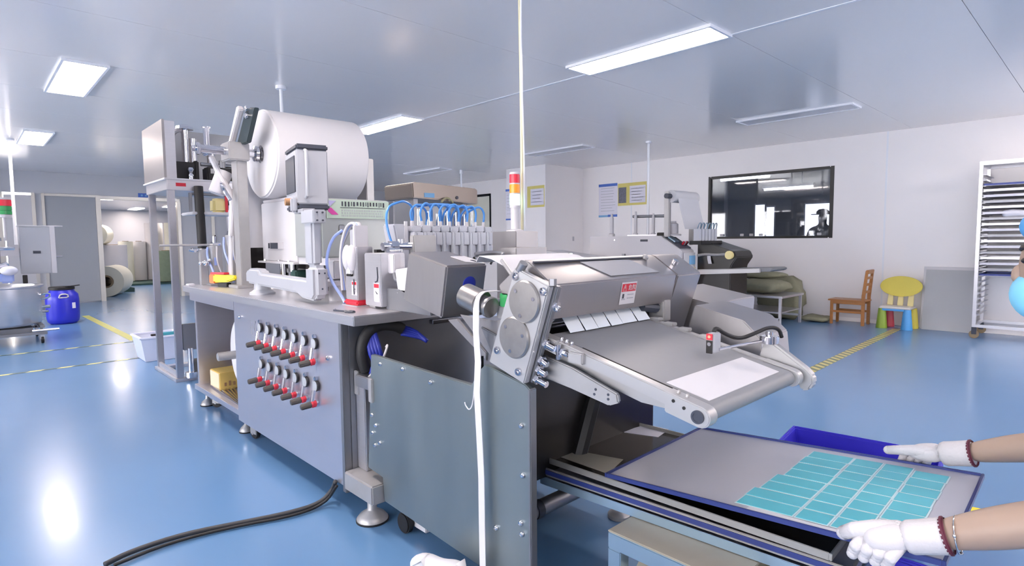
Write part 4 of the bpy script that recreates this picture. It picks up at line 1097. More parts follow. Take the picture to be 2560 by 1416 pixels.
MB().tube([(1.72, 4.02, 1.57), (1.69, 4.02, 1.60), (1.685, 4.02, 1.53)], 0.008, 8, 1).cyl((1.72, 4.02, 1.57), (1.72, 4.02, 1.59), 0.016).build('cable_gland', 'kraft', t)

# ------------------------------------------------------------------ web guide pillars with tubes
def guide_pillar(x, y, h, label, blue):
    t = thing('web_guide_pillar', label, 'sensor stand', (x, y, BZ), 'slim sensor pillars at the left bench end')
    MB().box((x, y, BZ), (x + 0.07, y + 0.09, BZ + h)).build('pillar', 'anod', t, bevel=0.004)
    MB().box((x - 0.03, y - 0.02, BZ), (x + 0.10, y + 0.14, BZ + 0.012)).build('pillar_base', 'anod', t, bevel=0.003)
    MB().box((x + 0.01, y - 0.006, BZ + h * 0.5), (x + 0.035, y, BZ + h * 0.7)).build('slot_cover', 'pale_tube', t, bevel=0.002)
    MB().cyl((x + 0.03, y + 0.04, BZ + h), (x + 0.03, y + 0.04, BZ + h + 0.07), 0.014).cyl((x + 0.01, y + 0.05, BZ + h), (x + 0.07, y + 0.05, BZ + h), 0.03).build('sensor_head', 'chrome', t)
    MB().tube([(x - 0.01, y + 0.08, BZ + h * 0.95), (x - 0.025, y + 0.05, BZ + h * 0.7), (x + 0.0, y - 0.012, BZ + h * 0.35), (x + 0.015, y - 0.02, BZ + 0.02)], 0.008, 8, 2).build('air_tube', blue, t)
    MB().tube([(x + 0.03, y - 0.01, BZ + h * 0.98), (x + 0.025, y - 0.014, BZ + h * 0.6), (x + 0.045, y - 0.014, BZ + h * 0.4), (x + 0.07, y - 0.02, BZ + 0.02)], 0.006, 8, 2).build('air_tube', 'white', t)
    return t
guide_pillar(1.37, 5.0 - 0.28, 0.30, 'slim sensor pillar with a black tip at the left end of the bench', 'pale_tube')
guide_pillar(1.46, 4.62, 0.38, 'taller slim sensor pillar next to the yellow tool', 'pale_tube')
t = tag(MB().cyl((1.40, 4.76, 1.26), (1.41, 4.77, 1.31), 0.014, 0.004, n=12).build('pillar_tip', 'black'), 'small black tip on the shorter sensor pillar', 'knob')
t = thing('tension_knob', 'chrome hand wheel and lever at the left bench end', 'hand wheel', (1.30, 4.8, BZ))
MB().box((1.31, 4.80, BZ), (1.36, 4.86, 1.20)).build('bracket', 'anod', t, bevel=0.004)
MB().cyl((1.32, 4.80, 1.10), (1.32, 4.72, 1.10), 0.012).ball((1.32, 4.71, 1.10), 0.022).ball((1.285, 4.72, 1.10), 0.014).ball((1.35, 4.72, 1.12), 0.014).build('hand_wheel', 'chrome', t)
MB().tube([(1.27, 4.78, 1.19), (1.24, 4.84, 1.20), (1.30, 4.88, 1.20), (1.36, 4.84, 1.195)], 0.012, 8, 1).build('lever', 'chrome', t)
MB().cyl((1.05, 4.84, 1.235), (1.46, 4.84, 1.235), 0.008, n=8).build('cross_rod', 'anod', t)
t = thing('tape_cutter', 'yellow tape cutter with an orange end and red top on the bench', 'tape dispenser', (1.33, 4.50, BZ))
TT = Matrix.Translation((1.295, 4.62, BZ)) @ Matrix.Rotation(R(-68), 4, 'Z')
MB(TT).box((0.02, 0, 0.025), (0.075, 0.05, 0.09)).build('end_block', 'orange', t, bevel=0.006)
MB(TT).prism([(0.06, 0, 0.03), (0.06, 0, 0.09), (0.28, 0, 0.085), (0.29, 0, 0.06), (0.20, 0, 0.035)], (0, 0.05, 0)).build('grip', 'yellow', t, bevel=0.008)
MB(TT).box((0.03, 0.002, 0.09), (0.18, 0.048, 0.105)).build('top_strip', 'red', t, bevel=0.004)
MB(TT).box((0.10, 0.005, 0.0), (0.2, 0.045, 0.03)).build('foot', 'black', t, bevel=0.004)
t = tag(MB().box((1.22, 4.82, BZ), (1.27, 4.89, BZ + 0.012)).build('folded_wipe', 'web', bevel=0.004), 'small folded white wipe on the left corner of the bench', 'cloth')

# ------------------------------------------------------------------ rear covers, sign and dark press bed on the bench
t = thing('press_bed', 'press bed with pale beams across the bench, shaded interior painted black', 'machine part', (2.0, 3.6, BZ))
MB().box((1.90, 3.96, BZ), (2.34, 4.60, 1.11)).build('bed_block', 'black_panel', t, bevel=0.006)  # black block stands in for the dark machine interior
MB().box((1.88, 3.96, 1.11), (2.36, 4.62, 1.145)).build('bed_plate', 'white_paint', t, bevel=0.004)
MB().box((1.84, 3.96, 1.145), (1.92, 4.59, 1.20)).build('side_beam', 'grey_paint', t, bevel=0.004)
MB().box((1.84, 3.96, 1.02), (1.855, 4.6, 1.05)).build('side_rail', 'cast', t, bevel=0.003)
MB().box((1.70, 4.0, BZ), (1.85, 4.1, 1.05)).build('bed_support', 'dark_green', t, bevel=0.01)
t = thing('dark_cover', 'black arched cover on the bench behind the unwinder post', 'machine cover', (1.66, 4.81, BZ))
MB().prism([(1.55, 4.88, BZ), (1.55, 4.74, BZ)] + [(1.55, 4.81 - 0.07 * math.cos(R(a)), 1.34 + 0.09 * math.sin(R(a))) for a in range(0, 181, 15)], (0.22, 0, 0)).build('cover_shell', 'black_panel', t, bevel=0.004)
MB().box((1.548, 4.76, 1.10), (1.552, 4.86, 1.13)).build('cover_band', 'cast', t)
t = thing('rear_cover', 'tall pale grey machine cover behind the bench devices', 'machine cover', (2.3, 3.6, BZ))
MB().box((1.66, 3.50, 1.146), (2.16, 3.90, 1.53)).build('cover_body', 'green_cover', t, bevel=0.01)
MB().box((1.78, 3.494, 1.30), (1.82, 3.50, 1.36)).build('cover_latch', 'grey', t, bevel=0.003)
sg = MB().box((1.70, 3.488, 1.402), (2.15, 3.494, 1.522)).build('sign_strip', 'sign_glow_green', t)
random.seed(5)
mb = MB()
x = 1.80
while x < 2.12:
    w = random.uniform(0.008, 0.02)
    mb.box((x, 3.4865, 1.487 - random.random() * 0.008), (x + w * 0.6, 3.488, 1.511))
    x += w + 0.006
mb.build('printed_characters', 'ink_dark', sg, smooth=False)['kind'] = 'stuff'
MB().box((1.79, 3.4865, 1.470), (2.12, 3.488, 1.4735)).build('printed_rule', 'ink_dark', sg, smooth=False)
mb = MB()
for r_ in range(3):
    x = 1.80
    while x < 2.10:
        w = random.uniform(0.004, 0.012)
        mb.box((x, 3.4865, 1.414 + r_ * 0.017), (x + w * 0.5, 3.488, 1.425 + r_ * 0.017))
        x += w + 0.004
mb.build('printed_characters', 'ink', sg, smooth=False)['kind'] = 'stuff'
MB().prism([(1.705, 3.487, 1.514), (1.76, 3.487, 1.514), (1.715, 3.487, 1.475)], (0, -0.002, 0)).build('printed_triangle', 'lilac', sg, smooth=False)
MB().prism([(1.705, 3.487, 1.468), (1.725, 3.487, 1.47), (1.775, 3.487, 1.425), (1.73, 3.487, 1.424), (1.705, 3.487, 1.445)], (0, -0.002, 0)).build('printed_petal', 'magenta', sg, smooth=False)
MB().box((1.68, 3.44, 1.10), (2.17, 3.90, 1.146)).build('cover_sill', 'white_paint', t, bevel=0.003)
MB().box((1.72, 3.52, BZ), (2.12, 3.88, 1.10)).build('cover_base', 'black_panel', t, bevel=0.003)  # black puts the dark below the cover into its base
MB().box((1.68, 3.437, 1.112), (2.1, 3.44, 1.12)).build('sill_gap', 'black', t, smooth=False)

# ------------------------------------------------------------------ small white pump body left of the stands
t = thing('pump_body', 'white ribbed pump body with a blue tube on the bench', 'pump', (1.42, 2.85, BZ))
MB().lathe([(0.035, 0), (0.035, 0.075), (0.055, 0.085), (0.055, 0.105), (0.03, 0.12)], (1.43, 2.84, BZ), n=24).build('pump_base', 'white_paint', t, angle=40)
MB().box((1.40, 2.79, 1.05), (1.50, 2.87, 1.15)).build('pump_head', 'white_paint', t, bevel=0.006)
MB().cyl((1.40, 2.87, 1.04), (1.34, 2.9, 1.04), 0.008).build('pump_rod', 'chrome', t)
MB().tube([(1.40, 2.68, 1.31), (1.36, 2.72, 1.27), (1.33, 2.74, 1.15), (1.345, 2.72, 1.05), (1.38, 2.66, 0.96), (1.38, 2.64, BZ + 0.005)], 0.008, 8, 2).build('air_tube', 'pale_tube', t)

# ------------------------------------------------------------------ two guide stands with warning labels
def warn_label(par, x, y0, y1, z0, z1):
    l = MB().box((x - 0.0015, y0, z0), (x, y1, z1)).build('warning_label', 'white_paint', par, smooth=False)
    w, h = y1 - y0, z1 - z0
    MB().box((x - 0.0025, y0 + w * .08, z1 - h * .26), (x - 0.0015, y1 - w * .08, z1 - h * .06)).build('label_header', 'red', l, smooth=False)
    MB().prism([(x - 0.0015, y0 + w * .75, z0 + h * .58), (x - 0.0015, y0 + w * .25, z0 + h * .42), (x - 0.0015, y0 + w * .45, z0 + h * .40)], (-0.001, 0, 0)).build('label_picture', 'ink_dark', l, smooth=False)
bench_pump = t
bench_pump.location += Vector((0.04, 0.11, 0))
t = thing('feed_stand', 'narrow steel stand with a white clamp head and warning label', 'stand', (1.30, 2.61, BZ))
MB().box((1.27, 2.56, BZ + 0.03), (1.36, 2.68, 1.225)).build('stand_body', 'steel', t, bevel=0.004)
MB().box((1.26, 2.55, BZ + 0.005), (1.37, 2.69, BZ + 0.03)).build('red_base', 'red', t, bevel=0.008)
MB().box((1.255, 2.545, BZ), (1.375, 2.695, BZ + 0.005)).build('base_plate', 'steel', t)
MB().ball((1.265, 2.60, 1.17), (0.025, 0.032, 0.065)).ball((1.265, 2.645, 1.17), (0.025, 0.028, 0.065)).build('clamp_head', 'white', t)
MB().box((1.256, 2.595, 1.085), (1.27, 2.65, 1.15)).build('clamp_shoe', 'white_paint', t, bevel=0.006)
MB().box((1.258, 2.60, 1.078), (1.27, 2.65, 1.09)).build('clamp_pad', 'black', t, bevel=0.002)
MB().box((1.28, 2.60, 1.225), (1.33, 2.645, 1.31)).build('cylinder_body', 'grey', t, bevel=0.004)
MB().box((1.27, 2.575, 1.16), (1.345, 2.595, 1.33)).build('side_plate', 'white', t, bevel=0.003)
for k in range(4):
    MB().tube([(1.30 + 0.012 * k, 2.62, 1.30), (1.30 + 0.01 * k, 2.63, 1.35), (1.29 + 0.01 * k, 2.70, 1.33), (1.275, 2.745, 1.2), (1.285 + 0.01 * k, 2.745, 1.0)], 0.007, 8, 2).build('air_tube', ('white', 'pale_tube', 'white', 'grey')[k], t)
MB().tube([(1.267, 2.59, 1.065), (1.258, 2.575, 1.02), (1.267, 2.59, 0.99)], 0.003, 6, 1).build('panel_slot', 'dark_cap', t)
warn_label(t, 1.27, 2.565, 2.615, 0.985, 1.055)
t.location += Vector((0.13, 0.015, 0))
t = thing('guide_stand', 'wide steel stand with a warning label beside the grey motor box', 'stand', (1.40, 2.45, BZ))
MB().box((1.30, 2.37, BZ + 0.012), (1.435, 2.52, 1.195)).build('stand_body', 'steel', t, bevel=0.004)
MB().box((1.375, 2.53, BZ), (1.42, 2.555, 1.21)).build('black_rail', 'black', t)
MB().box((1.32, 2.46, BZ), (1.42, 2.52, BZ + 0.012)).build('stand_foot', 'cast', t, bevel=0.003)
MB().tube([(1.298, 2.40, 1.13), (1.298, 2.395, 1.065), (1.298, 2.42, 1.058)], 0.003, 6, 1).build('panel_slot', 'dark_cap', t)
MB().cyl((1.36, 2.45, 1.225), (1.52, 2.45, 1.225), 0.02).cyl((1.40, 2.45, 1.225), (1.44, 2.45, 1.225), 0.03, n=6).cyl((1.46, 2.45, 1.195), (1.46, 2.45, 1.26), 0.014).cyl((1.36, 2.40, 1.205), (1.42, 2.40, 1.205), 0.016).build('adjuster', 'chrome', t)
MB().box((1.52, 2.42, BZ), (1.66, 2.46, 1.28)).build('rear_bracket', 'cast', t, bevel=0.006)
warn_label(t, 1.30, 2.385, 2.435, 0.965, 1.055)
t.location += Vector((0.11, 0.0, 0))
t = thing('small_scissors', 'pair of dark scissors lying at the foot of the wide stand', 'scissors', (1.26, 2.42, BZ))
MB().tube([(1.235, 2.50, BZ + 0.004), (1.25, 2.42, BZ + 0.004)], 0.004, 6).tube([(1.25, 2.42, BZ + 0.004), (1.235, 2.38, BZ + 0.004), (1.265, 2.36, BZ + 0.004), (1.275, 2.39, BZ + 0.004), (1.25, 2.42, BZ + 0.004)], 0.006, 6, 1).build('handles', 'dark_cap', t)
MB().prism([(1.24, 2.50, BZ + 0.001), (1.25, 2.50, BZ + 0.001), (1.27, 2.56, BZ + 0.001)], (0, 0, 0.004)).build('blade', 'chrome', t)

# ------------------------------------------------------------------ hopper bank with air tubes
t = thing('nozzle_bank', 'row of nine milky nozzle hoppers crowned by blue air tubes', 'nozzles', (2.1, 2.78, BZ))
MB().box((1.74, 2.80, 1.10), (2.46, 2.90, 1.20)).build('mount_beam', 'steel_dark', t, bevel=0.004)
MB().box((1.80, 2.82, BZ), (1.86, 2.88, 1.10)).box((2.36, 2.82, BZ), (2.42, 2.88, 1.10)).build('beam_foot', 'steel_dark', t, bevel=0.004)
MB().prism([(x, 2.735, z) for x, z in [(1.715, 1.345), (1.80, 1.345), (1.815, 1.30), (1.815, 1.10), (1.775, 1.10), (1.745, 1.18)]], (0, 0.12, 0)).build('end_plate', 'hopper', t, bevel=0.008)
MB().prism([(x, 2.73, z) for x, z in [(1.785, 1.36), (1.80, 1.36), (1.80, 1.25), (1.79, 1.22), (1.78, 1.27)]], (0, 0.012, 0)).build('paper_flap', 'web', t)
for k in range(9):
    x0 = 1.822 + k * 0.0665
    b = MB().box((x0, 2.695, 1.145), (x0 + 0.018, 2.82, 1.30)).box((x0 + 0.018, 2.70, 1.225), (x0 + 0.0655, 2.82, 1.30)).box((x0 + 0.018, 2.718, 1.145), (x0 + 0.0655, 2.82, 1.225)).build('hopper_block', 'hopper', t, bevel=0.004)
    MB().box((x0 + 0.002, 2.715, 1.30), (x0 + 0.064, 2.82, 1.335 + 0.006 * (k % 2))).build('hopper_cap', 'hopper', b, bevel=0.006)
    MB().tube([(x0 + 0.03, 2.70, 1.15), (x0 + 0.03, 2.685, 1.12), (x0 + 0.015, 2.68, 1.105)], 0.007, 8, 1).build('nozzle_hook', 'black', b)
    MB().cyl((x0 + 0.035, 2.77, 1.33), (x0 + 0.035, 2.77, 1.365), 0.011, n=12).build('tube_fitting', 'white', b)
    if 0 < k < 8:
        MB().cyl((x0 + 0.035, 2.80, 1.335), (x0 + 0.035, 2.80, 1.41 + 0.012 * ((k * 5) % 3)), 0.009, n=10).build('valve_pin', 'chrome', b)
    top = 1.455 + 0.012 * ((k * 3) % 4) / 3
    side = -1 if k < 5 else 1
    dx = (0.10 if k in (0, 8) else 0.075) * -side
    MB().tube([(x0 + 0.035 - 0.0, 2.77, 1.36), (x0 + 0.03 + side * 0.012, 2.765, 1.42), (x0 + 0.035 + dx * 0.3, 2.765, top + 0.01), (x0 + 0.035 + dx, 2.78, top - 0.02), (x0 + 0.035 + dx * 1.25, 2.80, 1.40), (x0 + 0.035 + dx * 1.25, 2.81, 1.32)], 0.0065, 8, 2).build('air_tube', 'blue_tube', b)
MB().tube([(1.74, 2.74, 1.46), (1.68, 2.73, 1.44), (1.655, 2.72, 1.37), (1.665, 2.70, 1.27), (1.68, 2.68, 1.22)], 0.0065, 8, 2).tube([(1.74, 2.74, 1.46), (1.80, 2.75, 1.475), (1.87, 2.77, 1.44), (1.875, 2.79, 1.36)], 0.0065, 8, 2).build('long_air_tube', 'blue_tube', t)
MB().tube([(1.90, 2.79, 1.455), (2.05, 2.80, 1.465), (2.2, 2.80, 1.46), (2.33, 2.80, 1.455)], 0.008, 8, 1).tube([(1.92, 2.81, 1.45), (2.10, 2.82, 1.475), (2.30, 2.81, 1.45)], 0.007, 8, 1).build('tube_bundle', 'blue_tube', t)

# ------------------------------------------------------------------ steel boxes, signal tower and cable behind the hoppers
t = thing('steel_junction_box', 'bright steel junction box under the signal tower', 'control box', (2.2, 2.35, BZ))
MB().box((2.125, 2.20, 1.165), (2.295, 2.39, 1.298)).build('box_body', 'steel_cover', t, bevel=0.004)
MB().box((2.15, 2.26, BZ), (2.27, 2.38, 1.165)).build('box_base', 'steel_dark', t)
t = thing('stepped_steel_box', 'low stepped steel box in front of the junction box', 'control box', (2.25, 2.1, BZ))
MB().prism([(x, 2.06, z) for x, z in [(1.99, 1.125), (1.99, 1.213), (2.215, 1.213), (2.215, 1.175), (2.26, 1.175), (2.26, 1.125)]], (0, 0.12, 0)).build('box_body', 'steel_cover', t, bevel=0.004)
MB().box((2.02, 2.07, 1.05), (2.22, 2.17, 1.125)).build('box_base', 'steel_dark', t)
MB().tube([(1.84, 2.20, 1.18), (1.93, 2.16, 1.19), (1.97, 2.12, 1.18), (1.92, 2.12, 1.155), (1.84, 2.18, 1.155)], 0.012, 8, 2).build('hand_grip', 'steel_dark', t)
t = thing('signal_tower', 'signal tower with red and amber lenses and its green lens lit', 'signal light', (2.27, 2.36, 1.30))
sx, sy = (2.253,2.34,1.475)[0], 2.34
MB().cyl((sx, sy, 1.298), (sx, sy, 1.43), 0.024, n=20).lathe([(0.05, 0), (0.05, 0.006), (0.026, 0.012)], (sx, sy, 1.30), n=20).build('tower_foot', 'white', t)
for z0, z1, m in ((1.43, 1.445, 'white'), (1.445, 1.505, 'green_lamp'), (1.505, 1.512, 'white'), (1.512, 1.56, 'amber_lamp'), (1.56, 1.567, 'white'), (1.567, 1.615, 'red_lamp'), (1.615, 1.627, 'white')):
    MB().cyl((sx, sy, z0), (sx, sy, z1), 0.029, n=28).build('lens' if 'lamp' in m else 'lens_ring', m, t, bevel=0.002)
t = thing('hanging_cable', 'cream and olive cable bundle hanging from the ceiling beside the signal tower', 'cable', (2.35, 2.36, 1.30))
c0, c1, c2 = (2.325,2.36,2.581), (2.335,2.36,1.972), (2.337,2.36,1.316)
cz = CH
MB().tube([(c0[0] - 0.006, 2.36, cz), (c0[0] + 0.002, 2.36, 2.3), (c1[0] - 0.004, 2.36, 1.9), (c2[0] - 0.006, 2.36, 1.6), (c2[0] - 0.008, 2.36, 1.295)], 0.009, 8, 2).build('cream_cable', 'conduit', t, angle=180)
MB().tube([(c0[0] + 0.010, 2.365, cz), (c0[0] + 0.008, 2.365, 2.3), (c1[0] + 0.010, 2.365, 1.9), (c2[0] + 0.012, 2.365, 1.6), (c2[0] + 0.010, 2.365, 1.295)], 0.007, 8, 2).build('olive_cable', 'conduit_olive', t, angle=180)
MB().tube([(c0[0] + 0.0, 2.352, cz), (c0[0] - 0.004, 2.352, 2.2), (c1[0] + 0.004, 2.352, 1.8), (c2[0] + 0.002, 2.352, 1.295)], 0.006, 8, 2).build('white_cable', 'lamp_frame', t, angle=180)

# ------------------------------------------------------------------ exhaust box further back
t = thing('exhaust_box', 'brown toned stainless exhaust box raised behind the nozzle row', 'machine cover', (4.2, 5.7, 0))
MB().prism([(x, 5.5, z) for x, z in [(3.71, 1.74), (3.70, 1.90), (3.74, 1.915), (4.62, 1.89), (4.66, 1.875), (4.66, 1.70), (4.35, 1.715)]], (0, 0.6, 0)).build('box_body', 'exhaust', t, bevel=0.01)
MB().box((3.78, 5.6, 0), (3.84, 6.0, 1.74)).box((4.5, 5.6, 0), (4.56, 6.0, 1.73)).build('support_leg', 'steel_dark', t)
MB().box((3.86, 5.494, 1.75), (4.0, 5.5, 1.80)).build('blue_sticker', 'poster_sky', t)
MB().cyl((4.33, 5.50, 1.765), (4.33, 5.49, 1.765), 0.02).build('port', 'dark_cap', t)
MB().tube([(4.08, 5.47, 1.70), (4.13, 5.47, 1.75), (4.2, 5.47, 1.75), (4.25, 5.47, 1.70)], 0.012, 8, 2).build('curved_hose', 'conduit_olive', t)
MB().cyl((4.52, 5.8, 1.88), (4.52, 5.8, 1.93), 0.03, n=12).build('exhaust_stub', 'lamp_frame', t)
pipe_ = tag(MB().cyl((7.72, 9.64, 0), (7.72, 9.64, CH), 0.02, n=12).cyl((7.72, 9.64, CH - 0.08), (7.72, 9.64, CH), 0.035, n=12).build('conduit_pipe', 'lamp_frame'), 'thin white conduit pipe showing above the brown exhaust box', 'pipe')
MB().box((3.74, 5.75, 0), (4.6, 6.05, 1.2)).build('exhaust_cabinet', 'grey_paint', t, bevel=0.01)
t = tag(MB().cyl((2.30, 5.6, 0), (2.30, 5.6, CH), 0.016, n=12).cyl((2.30, 5.6, CH - 0.03), (2.30, 5.6, CH), 0.05, n=14).build('conduit_pipe', 'lamp_frame'), 'white conduit pipe rising behind the big white roll', 'pipe')

# ================================================================== CUTTER HEAD, GUARD PLATE, CONVEYOR
t = thing('guard_plate', 'large stainless guard plate in front of the end cabinet, spotted with grease', 'guard', (1.26, 1.7, 0))
gp = [(2.20, 0.765), (1.525, 0.75), (1.49, 0.80), (1.45, 0.835), (1.26, 0.80), (1.236, 0.785), (1.236, 0.10), (2.12, 0.138), (2.13, 0.24), (2.25, 0.25)]
MB().prism([(1.25, y, z) for y, z in gp], (0.022, 0, 0)).build('plate', 'guard', t, bevel=0.003)
MB().box((1.245, 1.232, 0.10), (1.275, 1.244, 0.79)).build('edge_strip', 'steel_dark', t, bevel=0.003)
for y, z in ((1.275, 0.665), (1.27, 0.505), (1.28, 0.345), (1.275, 0.31), (1.40, 0.285), (2.12, 0.735), (1.76, 0.72), (1.95, 0.74), (2.20, 0.5), (2.17, 0.46), (2.20, 0.42), (2.18, 0.37), (2.14, 0.39)):
    MB().lathe([(0.010, 0), (0.010, 0.003), (0.006, 0.009), (0.001, 0.010)], (1.25, y, z), (-1, 0, 0), n=12).build('dome_screw', 'chrome', t)
t = thing('cable_bracket', 'small steel cable bracket on the corner of the bench', 'bracket', (1.29, 2.22, 0.6))
MB().box((1.262, 2.345, 0.555), (1.275, 2.38, 0.665)).build('back_plate', 'cast', t, bevel=0.003)
MB().box((1.25, 2.20, 0.60), (1.33, 2.345, 0.655)).build('bracket_block', 'steel_cover', t, bevel=0.004)
MB().box((1.24, 2.185, 0.555), (1.255, 2.215, 0.66)).build('front_ear', 'cast', t, bevel=0.003)
t = thing('cable_bundle', 'looped bundle of black hose and dark blue cables at the bench end', 'cables', (1.4, 2.25, 0.6))
MB().tube([(1.30, 2.335, 0.66), (1.28, 2.34, 0.74), (1.30, 2.34, 0.83), (1.37, 2.33, 0.87), (1.44, 2.30, 0.86), (1.47, 2.29, 0.84)], 0.026, 10, 2).build('black_hose', 'hose', t, angle=180)
for k in range(4):
    MB().tube([(1.45 + 0.006 * k, 2.30, 0.855 - 0.012 * k), (1.52 + 0.006 * k, 2.28 - 0.01 * k, 0.835 - 0.012 * k), (1.56, 2.22, 0.78)], 0.010, 8, 1).build('blue_cable', 'navy', t, angle=180)
    MB().tube([(1.32 + 0.008 * k, 2.34, 0.82 + 0.01 * k), (1.305 + 0.012 * k, 2.31 - 0.01 * k, 0.76), (1.325 + 0.012 * k, 2.30, 0.70), (1.31 + 0.012 * k, 2.31, 0.65)], 0.012, 8, 1).build('blue_cable', 'navy', t, angle=180)
MB().tube([(1.35, 2.24, 0.78), (1.33, 2.19, 0.80), (1.30, 2.19, 0.73), (1.27, 2.26, 0.65), (1.26, 2.29, 0.63)], 0.005, 8, 2).build('white_wire', 'white', t, angle=180)

# end cabinet below the head
t = thing('end_cabinet', 'end cabinet with dark reflections painted black below the conveyor', 'machine cabinet', (1.8, 1.8, 0))
MB().box((1.30, 1.35, 0.42), (2.115, 1.372, 0.80)).build('front_panel', 'black_panel', t, smooth=False)  # black stands in for the dark reflection on the steel
MB().box((1.285, 1.372, 0.42), (1.30, 2.17, 0.74)).build('left_panel', 'steel_dark', t, smooth=False)
MB().box((2.10, 1.372, 0.42), (2.115, 2.17, 0.80)).build('right_panel', 'black_panel', t, smooth=False)
MB().box((1.30, 1.372, 0.42), (2.10, 2.17, 0.44)).build('bottom_panel', 'black_panel', t, smooth=False)
for y in (1.55, 2.08):
    MB().cyl((1.30, y, 0.18), (2.25, y, 0.18), 0.032, n=22).build('base_tube', 'steel_dark', t)
    MB().ring((1.58, y, 0.18), (1.615, y, 0.18), 0.036, 0.031, 22).build('tube_sleeve', 'dark_cap', t)
for x in (1.32, 2.08):
    MB().box((x - 0.02, 1.60, 0.12), (x + 0.02, 2.14, 0.42)).build('base_leg', 'steel_dark', t, bevel=0.003)
MB().lathe([(0.05, 0), (0.05, 0.015), (0.03, 0.035), (0.014, 0.04), (0.014, 0.16)], (2.08, 1.50, 0), n=22).build('level_foot', 'cast', t)
MB().box((2.03, 1.46, 0.15), (2.12, 1.56, 0.19)).build('foot_bracket', 'steel_dark', t, bevel=0.003)
c = MB().cyl((1.30, 2.06, 0.045), (1.33, 2.06, 0.045), 0.045, n=20).build('caster_wheel', 'black', t, bevel=0.005)
MB().box((1.335, 2.03, 0.03), (1.345, 2.09, 0.13)).box((1.285, 1.98, 0.12), (1.36, 2.10, 0.13)).box((1.335, 1.94, 0.03), (1.36, 2.03, 0.10)).build('caster_fork', 'white_paint', c, bevel=0.003)
c = MB().cyl((1.32, 1.42, 0.045), (1.35, 1.42, 0.045), 0.045, n=20).build('caster_wheel', 'black', t, bevel=0.005)
MB().box((1.30, 1.38, 0.03), (1.37, 1.46, 0.12)).build('caster_fork', 'cast', c, bevel=0.003)
MB().tube([(1.35, 1.34, 0.40), (1.33, 1.40, 0.3), (1.30, 1.45, 0.2)], 0.006, 6, 1).build('thin_cable', 'black', t)
MB().tube([(1.80, 1.33, 0.80), (1.70, 1.33, 0.70), (1.60, 1.335, 0.45)], 0.03, 8, 1).build('black_hose', 'black', t)

# grey motor cover, tilted
t = thing('motor_cover', 'tilted grey steel motor cover beside the hub', 'machine cover', (1.46, 1.95, BZ))
MB().prism([(1.36, y, z) for y, z in [(2.063, 1.205), (1.796, 1.153), (1.839, 0.943), (2.111, 0.999)]], (0.21, 0, 0)).build('cover_body', 'steel_cover', t, bevel=0.007)
MB().prism([(1.49, 1.94, 1.1825), (1.565, 1.94, 1.1825), (1.565, 1.80, 1.1552), (1.49, 1.84, 1.163)], (0, 0, 0.002)).build('white_sticker', 'white_paint', t, smooth=False)
MB().prism([(1.53, 1.86, 1.1685), (1.545, 1.86, 1.1685), (1.545, 1.82, 1.1607), (1.53, 1.82, 1.1607)], (0, 0, 0.002)).build('sticker_mark', 'ink_dark', t, smooth=False)
MB().box((1.44, 2.02, 0.93), (1.52, 2.38, 1.03)).build('mount_arm', 'steel_dark', t, bevel=0.003)
MB().lathe([(0.032, 0), (0.032, 0.004), (0.026, 0.005), (0.001, 0.006)], (1.483, 1.8125, 1.075), (0, -1, -0.2), n=24).build('cable_opening', 'navy', t)
t = thing('white_side_duct', 'white folded duct between the steel stand and the motor cover', 'duct', (1.45, 2.2, BZ))
MB().prism([(1.44, y, z) for y, z in [(2.30, 1.12), (2.13, 1.14), (2.13, 0.985), (2.28, 1.03)]], (0.20, 0, 0)).build('duct_body', 'white_paint', t, bevel=0.005)
MB().box((1.45, 2.32, 1.10), (1.49, 2.38, 1.19)).build('cable_block', 'white', t, bevel=0.004)
MB().tube([(1.46, 2.33, 1.10), (1.45, 2.30, 1.06), (1.47, 2.26, 1.09), (1.45, 2.28, 1.01)], 0.012, 8, 2).build('cable_tangle', 'steel_dark', t)

# incoming white web over the hood
t = thing('incoming_web', 'white web running down from the nozzles into the cutter head', 'web', (1.75, 1.9, 1.1))
MB().strip([(1.72, 1.74, 1.165), (1.72, 1.72, 1.190), (1.72, 1.65, 1.18), (1.72, 1.55, 1.145), (1.72, 1.47, 1.08), (1.72, 1.45, 0.99)], (0.52, 0, 0), 0.002).build('web_sheet', 'web', t)
MB().cyl((1.66, 1.722, 1.172), (2.01, 1.722, 1.172), 0.018, n=16).build('turn_roller', 'chrome', t)
MB().prism([(2.0, 1.75, 1.19), (2.0, 1.71, 1.15), (2.0, 1.38, 1.04), (2.0, 1.38, 1.10)], (0.02, 0, 0)).build('roller_arm', 'cast', t, bevel=0.003)
MB().tube([(1.47, 1.60, 1.175), (1.45, 1.50, 1.10)], 0.008, 8).build('web_rod', 'cast', t)

